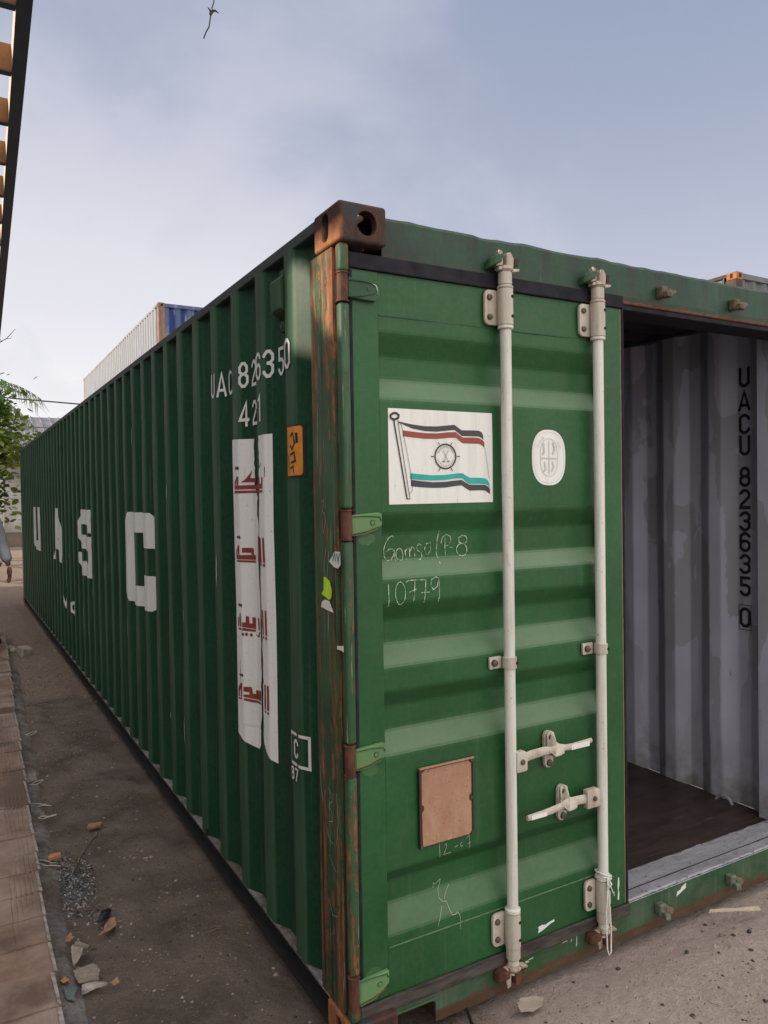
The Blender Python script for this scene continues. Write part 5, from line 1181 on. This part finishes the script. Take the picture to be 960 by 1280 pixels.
# loops of white twine poking out under the blocks
TWINE = m_plain('dirty_twine', (.42, .40, .37), .85, .35, 90)
def loop(x, y, s, rot, label):
    b = MB(); pts = []; rl = random.Random(int(abs(y)*100)); ph = rl.uniform(0, 6); n = 16
    pts.append((-s*2.2, s*rl.uniform(-.2, .5), .004))
    for i in range(n):
        a = math.pi*(.75-1.75*i/(n-1)); q = 1+.18*math.sin(a*2+ph)
        pts.append((s*1.25*q*math.cos(a), s*.55*q*math.sin(a), .006+.012*abs(math.sin(a*.8+ph))))
    pts.append((-s*rl.uniform(.2, 1.2), -s*rl.uniform(.5, .9), .003))
    b.tube(pts, .0026, TWINE, 7); o = b.build('twine_loop', smooth=True); o.location = (x, y, gz(x, y)+.022); o.rotation_euler = (0, 0, rot); tag(o, label, 'twine')
loop(-.612, 2.98, .03, .3, 'white twine loop on the cement strip just nearer than the flat cardboard piece')
loop(-.632, 2.62, .032, 2.8, 'white twine loop midway between the flat cardboard piece and the ash heap')
loop(-.602, 2.42, .03, -.2, 'thick white twine loop on the cement strip, second behind the ash heap')
loop(-.665, 1.84, .034, 2.4, 'white twine hook beside the orange brick shard')
loop(-.545, 4.08, .036, .4, 'small white twine ring far along the cement strip')
# stones
def rock(x, y, s, mat, label, name='stone', seed=0, flat_=.7):
    bm = bmesh.new(); bmesh.ops.create_icosphere(bm, subdivisions=2, radius=1)
    for v in bm.verts:
        d = 1+.35*mnoise.noise(v.co*1.3+Vector((seed, 0, 0))); v.co = Vector((v.co.x*s*d, v.co.y*s*d*.85, v.co.z*s*d*flat_))
    b = MB(); b.bm(bm, mat); o = b.build(name); o.location = (x, y, gz(x, y)+s*flat_*.6); return tag(o, label, 'stone')
STONE = m_plain('grey_stone', (.30, .27, .235), .9, .3, 14, bump=.4)
b = MB(); bm = bmesh.new(); bmesh.ops.create_cube(bm, size=1); bmesh.ops.bevel(bm, geom=bm.edges[:], offset=.12, segments=2, profile=.5, affect='EDGES')
for v in bm.verts: v.co = Vector((v.co.x*.12, v.co.y*.15, v.co.z*.10))+Vector((.01, .01, .008))*mnoise.noise(v.co*2)
b.bm(bm, STONE); o = b.build('stone'); o.location = (-.345, 7.35, .04); o.rotation_euler = (.1, .05, .3); tag(o, 'square broken concrete lump standing in the alley near the block edge', 'stone')
rock(-.47, 7.9, .05, STONE, 'rounded stone behind the square concrete lump', seed=2); rock(-.44, 7.62, .045, STONE, 'small stone touching the square concrete lump on its left', seed=4)
rock(-.52, 9.3, .05, STONE, 'stone far down the alley at the foot of the block edge', seed=6)
rock(1.66, -.155, .010, BLKP, 'tiny black pebble on the dust in front of the sill', seed=8)
# pebbles and crumbs: uncountable
b = MB(); rg = random.Random(21)
CLOD = m_plain('soil_clod', (.10, .080, .069), .95, .45, 5); PEB = m_plain('pebble', (.24, .19, .16), .9, .45, 3); PEB2 = m_plain('pale_crumb', (.30, .25, .21), .9, .2, 3); PEB3 = m_plain('dark_crumb', (.05, .04, .034), .9, .2, 3)
for i in range(9000):
    if rg.random() < .45: x_, y_ = rg.uniform(-.05, 3.0), rg.uniform(-2.2, .02)
    else:
        y_ = -1.2+rg.random()**1.6*12; x_ = rg.uniform(edge_x(min(y_, 8))+.02, .0)
    if x_ > .0 and y_ > .02: continue
    s_ = min(.002*math.exp(rg.gauss(.35, .55)), .010); z_ = gz(x_, y_); m_c = rg.choices((PEB, PEB2, PEB3), (6, 1.6, 3.4))[0]
    pts = [Vector((math.cos(a)*s_*rg.uniform(.7, 1.4), math.sin(a)*s_*rg.uniform(.7, 1.4), 0)) for a in (0, 1.3, 2.6, 3.7, 5)]
    base = Vector((x_, y_, z_)); ap = base+Vector((rg.uniform(-.3, .3)*s_, rg.uniform(-.3, .3)*s_, s_*rg.uniform(.6, 1.1)))
    b.add([base+p+Vector((0, 0, .0005)) for p in pts]+[ap], [(j, (j+1) % 5, 5) for j in range(5)], m_c)
for i in range(2600):        # dark clods and crumbs of the alley soil
    y_ = -1.0+rg.random()**1.4*8; x_ = rg.uniform(edge_x(y_)+.08, -.02); s_ = min(.003*math.exp(rg.gauss(.35, .5)), .012); z_ = gz(x_, y_)
    ph = rg.uniform(0, 6); base = Vector((x_, y_, z_-.001)); ring_ = [Vector((math.cos(ph+a)*s_*rg.uniform(.7, 1.5), math.sin(ph+a)*s_*rg.uniform(.5, 1.1), 0)) for a in (0, .9, 1.8, 2.8, 3.7, 4.6, 5.5)]
    top_ = [base+q*.55+Vector((0, 0, s_*rg.uniform(.3, .6))) for q in ring_]
    b.add([base+q for q in ring_]+top_, [(j, (j+1) % 7, 7+(j+1) % 7, 7+j) for j in range(7)]+[tuple(range(7, 14))], CLOD)
tag(b.build('gravel'), kind='stuff')
# dry straw and twigs: uncountable
b = MB(); STRAW = m_plain('dry_straw', (.24, .165, .11), .9, .3, 3)
for i in range(360):
    if i < 90: x_, y_ = -.09+rg.gauss(0, .03), .94+rg.gauss(0, .06)
    elif i < 150: x_, y_ = .38+rg.gauss(0, .12), -.02+rg.gauss(0, .03)
    elif i < 240: x_, y_ = rg.uniform(.3, 2.6), rg.uniform(-1.5, -.02)
    else:
        y_ = -1+rg.random()**1.5*8; x_ = rg.uniform(edge_x(y_)+.06, -.03)
    a = rg.uniform(0, 6.28); ln = rg.uniform(.012, .05); z_ = gz(x_, y_)+.003
    b.tube([(x_, y_, z_), (x_+math.cos(a)*ln*.5, y_+math.sin(a)*ln*.5, z_+rg.uniform(.001, .008)), (x_+math.cos(a+.4)*ln, y_+math.sin(a+.4)*ln, z_)], .0009, STRAW, 4, False)
tag(b.build('straw'), kind='stuff')
b = MB(); b.tube([(-.57, 1.66, .02), (-.52, 1.80, .03), (-.45, 1.93, .04), (-.41, 2.02, .03), (-.40, 2.10, .008)], .0028, m_plain('dark_twig', (.05, .035, .028), .9), 6)
tag(b.build('twig', smooth=True), 'thin dark curved twig lying across the alley by the ash heap', 'twig')
b = MB(); b.tube([(.43, .10, .006), (.44, .03, .004), (.415, -.03, .003), (.40, -.12, .003)], .006, BLKP, 8); tag(b.build('hose', smooth=True), 'short black hose end coming out from under the sill', 'hose')

# ================================================================== BACKGROUND
def leafmat(name, a, b_):
    m = Mat(name); n = m.noise(.9, 3); f = m.noise(7, 3)
    col = m.mix(m.rng(n, .35, .65), a, b_); col = m.mix(m.rng(f, .4, .7, 0, .5), col, tuple(c*1.5 for c in b_))
    m.set(m.b.inputs['Transmission Weight'], 0.0)
    tr = m.nt.nodes.new('ShaderNodeBsdfTranslucent'); m.set(tr.inputs[0], m.mix(.5, col, (.16, .24, .03)))
    ms = m.nt.nodes.new('ShaderNodeMixShader'); ms.inputs[0].default_value = .32
    m.fin(col, .5); m.nt.links.new(m.b.outputs[0], ms.inputs[1]); m.nt.links.new(tr.outputs[0], ms.inputs[2]); m.nt.links.new(ms.outputs[0], m.out.inputs[0])
    return m.m
LEAF1 = leafmat('broad_leaf', (.030, .075, .020), (.085, .155, .035)); LEAF2 = leafmat('yellow_leaf', (.10, .15, .025), (.21, .24, .05))
BARK = m_plain('bark', (.13, .10, .08), .9, .4, 9, bump=.6)
def tree(name, label, base, h, crown, nleaf, ls, seed, mats=(LEAF1, LEAF2), lowfrac=.2):
    t = thing(name, label, 'tree', base); rt_ = random.Random(seed)
    b = MB(); b.tube([(0, 0, -.1), (.05, .03, h*.25), (.0, .1, h*.5), (.1, .05, h*.72)], [.16, .13, .09, .04], BARK, 10); tr = b.build('trunk', t, True)
    cl = []
    for i in range(crown[3]):
        a = rt_.uniform(0, 6.28); q = rt_.random()**.5; zz_ = rt_.uniform(-1, 1); rr_ = math.sqrt(max(.05, 1-zz_*zz_))
        c = Vector((crown[0]*q*rr_*math.cos(a), crown[0]*q*rr_*math.sin(a), crown[2]+crown[1]*zz_)); cl.append((c, rt_.uniform(.30, .62)*crown[0]*.55))
        bl = MB(); bl.tube([(0, .05, h*rt_.uniform(.25, .5)), (c.x*.5, c.y*.5, (h*.4+c.z)*.5), tuple(c)], [.06, .035, .012], BARK, 7); bl.build('limb', t, True)
    B1 = MB()
    for i in range(nleaf):
        c, r_ = rt_.choice(cl); d = Vector((rt_.gauss(0, 1), rt_.gauss(0, 1), rt_.gauss(0, .8)))
        p = c+d*r_*.5; s_ = ls*rt_.uniform(.6, 1.25)
        nrm = Vector((rt_.gauss(0, .6), rt_.gauss(0, .6), 1)).normalized(); u = nrm.orthogonal().normalized(); u.rotate(Matrix.Rotation(rt_.uniform(0, 6.28), 3, nrm)); v = nrm.cross(u)
        P = [p-u*s_*.5, p-u*.2*s_+v*.42*s_-nrm*.1*s_, p+u*.25*s_+v*.36*s_-nrm*.12*s_, p+u*.62*s_-nrm*.2*s_, p+u*.25*s_-v*.36*s_-nrm*.12*s_, p-u*.2*s_-v*.42*s_-nrm*.1*s_, p]
        yel = mats[1] if (mnoise.noise(p*.8+Vector((seed, 0, 0))) > .12) else mats[0]
        B1.add(P, [(0, 6, 1), (6, 2, 1), (6, 3, 2), (6, 4, 3), (6, 5, 4), (0, 5, 6)], yel)
    B1.build('crown', t)
    return t
tree('broadleaf_tree', 'leafy green tree with broad yellowish leaves beyond the far end of the green container', (-1.62, 17.0, 0), 4.4, (2.1, 1.6, 2.85, 56), 11000, .14, 4)
tree('broadleaf_tree', 'darker broadleaf tree behind the yellowish one on the left', (-3.2, 22.0, 0), 6.0, (2.6, 1.8, 4.0, 26), 1800, .26, 8)
# coconut palm behind
pt = thing('palm_tree', 'palm tree with drooping grey green fronds above the broadleaf tree', 'palm', (-.75, 23.0, 0))
b = MB(); b.tube([(0, 0, -.1), (.1, 0, 2), (.15, 0, 4.0), (.2, 0, 5.0)], [.2, .16, .13, .11], BARK, 10); b.build('trunk', pt, True)
PALM = leafmat('palm_leaf', (.045, .075, .035), (.10, .13, .06))
rp = random.Random(2)
for i in range(13):
    a = i*2*math.pi/13+rp.uniform(-.2, .2); ln = rp.uniform(1.7, 2.1); el = rp.uniform(.0, .8); b = MB(); spine = []
    for j in range(14):
        s_ = j/13*ln; spine.append(Vector((.2+math.cos(a)*s_*math.cos(el*(1-s_/ln*.6)), math.sin(a)*s_*math.cos(el*(1-s_/ln*.6)), 5.0+s_*math.sin(el)-.34*s_*s_)))
    b.tube(spine, [.02*(1-j/15) for j in range(14)], PALM, 5)
    for j in range(2, 14):
        sdv = Vector((-math.sin(a), math.cos(a), 0)); fwv = (spine[j]-spine[j-1]).normalized()
        for q in (-1, 1):
            for e in (0, .5):
                p = spine[j]-fwv*e*.14; tip = p+sdv*q*.42+fwv*.25-Vector((0, 0, .28)); wv = fwv*.024
                b.add([p-wv, p+wv, tip], [(0, 1, 2)], PALM)
    b.build('frond', pt)
# bare branch from a dead tree on the left
dt_ = thing('bare_tree', 'bare thin branch reaching in over the tree at the left edge', 'tree', (-2.6, 13.0, 0))
b = MB(); b.tube([(0, 0, 0), (.1, .1, 2.2), (.3, .1, 3.6), (.9, .0, 4.5)], [.11, .08, .06, .03], BARK, 9); b.build('trunk', dt_, True)
b = MB(); b.tube([(.9, 0, 4.5), (1.7, -.05, 4.35), (2.25, -.05, 4.42), (2.50, -.05, 4.60), (2.64, -.05, 4.78)], [.03, .016, .010, .007, .004], BARK, 6)
b.tube([(2.42, -.05, 4.53), (2.36, -.05, 4.62), (2.30, -.05, 4.72)], [.006, .004, .002], BARK, 5); b.tube([(2.30, -.05, 4.45), (2.24, -.05, 4.52)], [.006, .002], BARK, 5); b.tube([(2.48, -.05, 4.59), (2.56, -.05, 4.60), (2.58, -.05, 4.66)], [.005, .004, .002], BARK, 5)
b.build('limb', dt_, True)
# house: tin roof, walls
TIN = m_plain('grey_tin_roof', (.17, .17, .19), .5, .3, 2); WALLW = m_plain('dirty_white_wall', (.50, .50, .49), .85, .25, 1.2); WALLO = m_plain('orange_clay_wall', (.46, .29, .18), .9, .25, 1.5); WALLG = m_plain('grey_brown_wall', (.22, .19, .16), .9, .3, 2)
hs = thing('house', 'low house with a dark tin roof behind the trees beyond the green container', 'house', (0, 34, 0))
b = MB(); b.box((-4.2, 0, 0), (9.5, 5, 4.0), WALLW, .02); b.build('wall', hs)
b = MB(); b.prism([(-5.6, -1.6, 3.86), (-5.6, 2.5, 5.6), (-5.6, 6.6, 3.86), (-5.6, 6.6, 3.78), (-5.6, 2.5, 5.52), (-5.6, -1.6, 3.78)], (16, 0, 0), TIN)
for k in range(40): b.tube([(-5.4+k*.4, -1.6, 3.88), (-5.4+k*.4, 2.5, 5.62)], .03, TIN, 5)
b.build('roof', hs); one('box', (-5.7, -1.68, 3.70), (10.5, -1.60, 3.90), WALLW, .01).build('eave_board', hs)
one('box', (-1.2, -.04, .0), (-.3, .02, 2.1), WALLG, .01).build('door', hs)
for x_ in (1.4, 4.2):
    wv = one('box', (x_, -.04, 1.0), (x_+1.2, .02, 2.2), PR_GREY, .01).build('window', hs); one('box', (x_-.06, -.06, .94), (x_+1.26, .0, 1.0), WALLW, .01).build('sill', wv)
b = MB(); b.box((.42, 29.5, 0), (.62, 29.8, 2.4), WALLW, .015); b.box((.37, 29.45, 2.401), (.67, 29.85, 2.52), WALLW, .015); tag(b.build('gate_pillar'), 'white rendered gate pillar under the tree beyond the container', 'pillar')
b = MB(); b.box((-7, 29.55, 0), (.415, 29.75, 2.0), WALLO, .01); b.box((-7, 29.5, 2.001), (.415, 29.8, 2.08), WALLO, .01); tag(b.build('garden_wall'), 'orange rendered garden wall to the left of the white gate pillar', 'wall')
b = MB(); b.box((.66, 30.0, .0), (14, 30.2, 2.05), WALLW, .01); b.box((.66, 29.98, .0), (14, 29.9995, .55), WALLG); tag(b.build('garden_wall'), 'white rendered garden wall with a grimy foot right of the gate pillar', 'wall')
# overhead cables on poles outside the frame
CAB = m_plain('black_cable', (.05, .05, .055), .6)
def pole(x, y, h, label):
    t = thing('utility_pole', label, 'utility pole', (x, y, 0)); one('tube', [(0, 0, 0), (0, 0, h)], [.14, .10], STONE, 12).build('post', t, True)
    one('box', (-.5, -.05, h-.35), (.5, .05, h-.25), BARK, .01).build('cross_arm', t)
def cable(p, q, sag, r_, label):
    pts = []
    for i in range(21):
        f = i/20; v = Vector(p).lerp(Vector(q), f); v.z -= sag*4*f*(1-f); pts.append(v)
    tag(one('tube', pts, r_, CAB, 6).build('cable', smooth=True), label, 'cable')
pole(-9, 27.0, 6.2, 'utility pole carrying the cables, outside the left of the view'); pole(16, 25.0, 6.2, 'utility pole carrying the cables, hidden behind the container')
cable((-9, 27.0, 5.92), (16, 25, 4.62), .25, .024, 'thick upper cable crossing the sky beyond the container')
cable((-9, 27.1, 4.52), (16, 25.1, 4.10), .12, .012, 'thin lower cable crossing the sky beyond the container')

# ================================================================== PERSON
SHIRT = m_plain('pale_grey_shirt', (.40, .43, .47), .9, .12, 14, bump=.3); SKIN = m_plain('brown_skin', (.22, .10, .06), .55, .12, 30); TROU = m_plain('dark_trousers', (.028, .03, .042), .9, .3, 12); HAIR = m_plain('black_hair', (.01, .009, .009), .5, .2); SHOE = m_plain('dark_shoe', (.03, .024, .02), .6, .2)
def skin(name, verts, edges, radii, mat, parent, rootv=0, sub=2):
    me = bpy.data.meshes.new(name); me.from_pydata([tuple(v) for v in verts], edges, []); o = bpy.data.objects.new(name, me); C.objects.link(o)
    md = o.modifiers.new('skin', 'SKIN'); md.use_smooth_shade = True
    ss = o.modifiers.new('sub', 'SUBSURF'); ss.levels = sub; ss.render_levels = sub
    for i, d in enumerate(me.skin_vertices[0].data):
        q = radii[i]; d.radius = q if isinstance(q, tuple) else (q, q); d.use_root = (i == rootv)
    dg = bpy.context.evaluated_depsgraph_get(); m2 = bpy.data.meshes.new_from_object(o.evaluated_get(dg)); o.modifiers.clear(); o.data = m2
    m2.materials.clear(); m2.materials.append(mat)
    for p in m2.polygons: p.use_smooth = True; p.material_index = 0
    o.parent = parent; return o
# local frame: +y is the way the person faces, feet at z=0
pe = thing('person', 'person in pale grey shirt and dark trousers, one arm hanging, at the left edge', 'person', (-.745, 7.72, .1), R(200))
V = [(0, 0, .93), (0, -.01, 1.10), (0, -.01, 1.28), (0, -.005, 1.40), (0, .0, 1.49), (0, .015, 1.56), (0, .03, 1.64), (0, .02, 1.70),
     (-.17, -.01, 1.39), (-.255, -.03, 1.10), (-.285, .06, .87), (.17, -.01, 1.39), (.24, -.02, 1.10), (.25, .08, .88),
     (-.09, 0, .90), (-.105, .02, .50), (-.11, -.02, .09), (-.115, .12, .04), (.09, 0, .90), (.10, .02, .50), (.105, -.02, .09), (.11, .12, .04)]
E_ = [(0, 1), (1, 2), (2, 3), (3, 4), (4, 5), (5, 6), (6, 7), (3, 8), (8, 9), (9, 10), (3, 11), (11, 12), (12, 13), (0, 14), (14, 15), (15, 16), (16, 17), (0, 18), (18, 19), (19, 20), (20, 21)]
rad = [(.13, .10), (.125, .095), (.15, .105), (.13, .09), (.055, .055), (.075, .085), (.078, .095), (.06, .075), .058, .044, .028, .058, .044, .028, .085, .058, .038, .032, .085, .058, .038, .032]
body = skin('body', V, E_, rad, SKIN, pe)
# face
b = MB(); b.prism([(-.012, .118, 1.585), (.012, .118, 1.585), (.006, .122, 1.64), (-.006, .122, 1.64)], (0, .022, -.004), SKIN, .004); b.box((-.026, .112, 1.553), (.026, .120, 1.562), MAROON, .003); b.build('nose_and_mouth', pe)
for s in (-1, 1):
    one('tube', [(s*.032, .108, 1.645), (s*.032, .119, 1.645)], [.014, .007], DECAL, 10).build('eye', pe)
    one('box', (s*.078-.008, .01, 1.60), (s*.078+.008, .045, 1.665), SKIN, .007).build('ear', pe)
skin('hair', [(0, -.02, 1.69), (0, .02, 1.745), (0, -.06, 1.64)], [(0, 1), (0, 2)], [.092, .075, .07], HAIR, pe)
skin('shirt', [(0, 0, .96), (0, -.01, 1.12), (0, -.01, 1.28), (0, -.005, 1.40), (-.175, -.01, 1.395), (-.258, -.03, 1.10), (-.283, .05, .905), (.175, -.01, 1.395), (.243, -.02, 1.10), (.25, .07, .91), (0, 0, .80)],
     [(0, 1), (1, 2), (2, 3), (3, 4), (4, 5), (5, 6), (3, 7), (7, 8), (8, 9), (0, 10)], [(.165, .135), (.158, .125), (.172, .128), (.15, .108), .080, .068, .062, .080, .068, .062, (.175, .14)], SHIRT, pe)
skin('trousers', [(0, 0, .90), (-.09, 0, .84), (-.105, .02, .50), (-.11, -.015, .10), (.09, 0, .84), (.10, .02, .50), (.105, -.015, .10)], [(0, 1), (1, 2), (2, 3), (0, 4), (4, 5), (5, 6)], [(.15, .12), .105, .080, .070, .105, .080, .070], TROU, pe)
for s in (-1, 1): skin('shoe', [(s*.108, -.05, .04), (s*.112, .06, .04), (s*.116, .16, .032)], [(0, 1), (1, 2)], [.045, .05, .038], SHOE, pe)
for s, wx, wy, wz in ((-1, -.285, .06, .87), (1, .25, .08, .88)):
    d = Vector((s*.02, .10, -.995)).normalized(); base = Vector((wx, wy, wz)); pv = [base, base+d*.05, base+d*.10]; vv = list(pv); ee = [(0, 1), (1, 2)]; rr_ = [(.026, .020), (.036, .018), (.038, .017)]
    for k, (oy, ln) in enumerate(((.030, .085), (.010, .095), (-.010, .088), (-.028, .070))):
        i0 = len(vv); kn = base+d*.098+Vector((0, oy, 0)); vv += [kn, kn+d*ln*.45+Vector((-s*.004, .004, 0)), kn+d*ln*.8+Vector((-s*.018, .006, 0)), kn+d*ln+Vector((-s*.032, .006, 0))]
        ee += [(2, i0), (i0, i0+1), (i0+1, i0+2), (i0+2, i0+3)]; rr_ += [.0105, .0095, .0088, .007]
    i0 = len(vv); tb = base+d*.04+Vector((0, .034, 0)); vv += [tb, tb+d*.035+Vector((-s*.012, .026, 0)), tb+d*.062+Vector((-s*.018, .030, 0))]; ee += [(1, i0), (i0, i0+1), (i0+1, i0+2)]; rr_ += [.013, .011, .008]
    skin('hand', vv, ee, rr_, SKIN, pe, 1, 1)
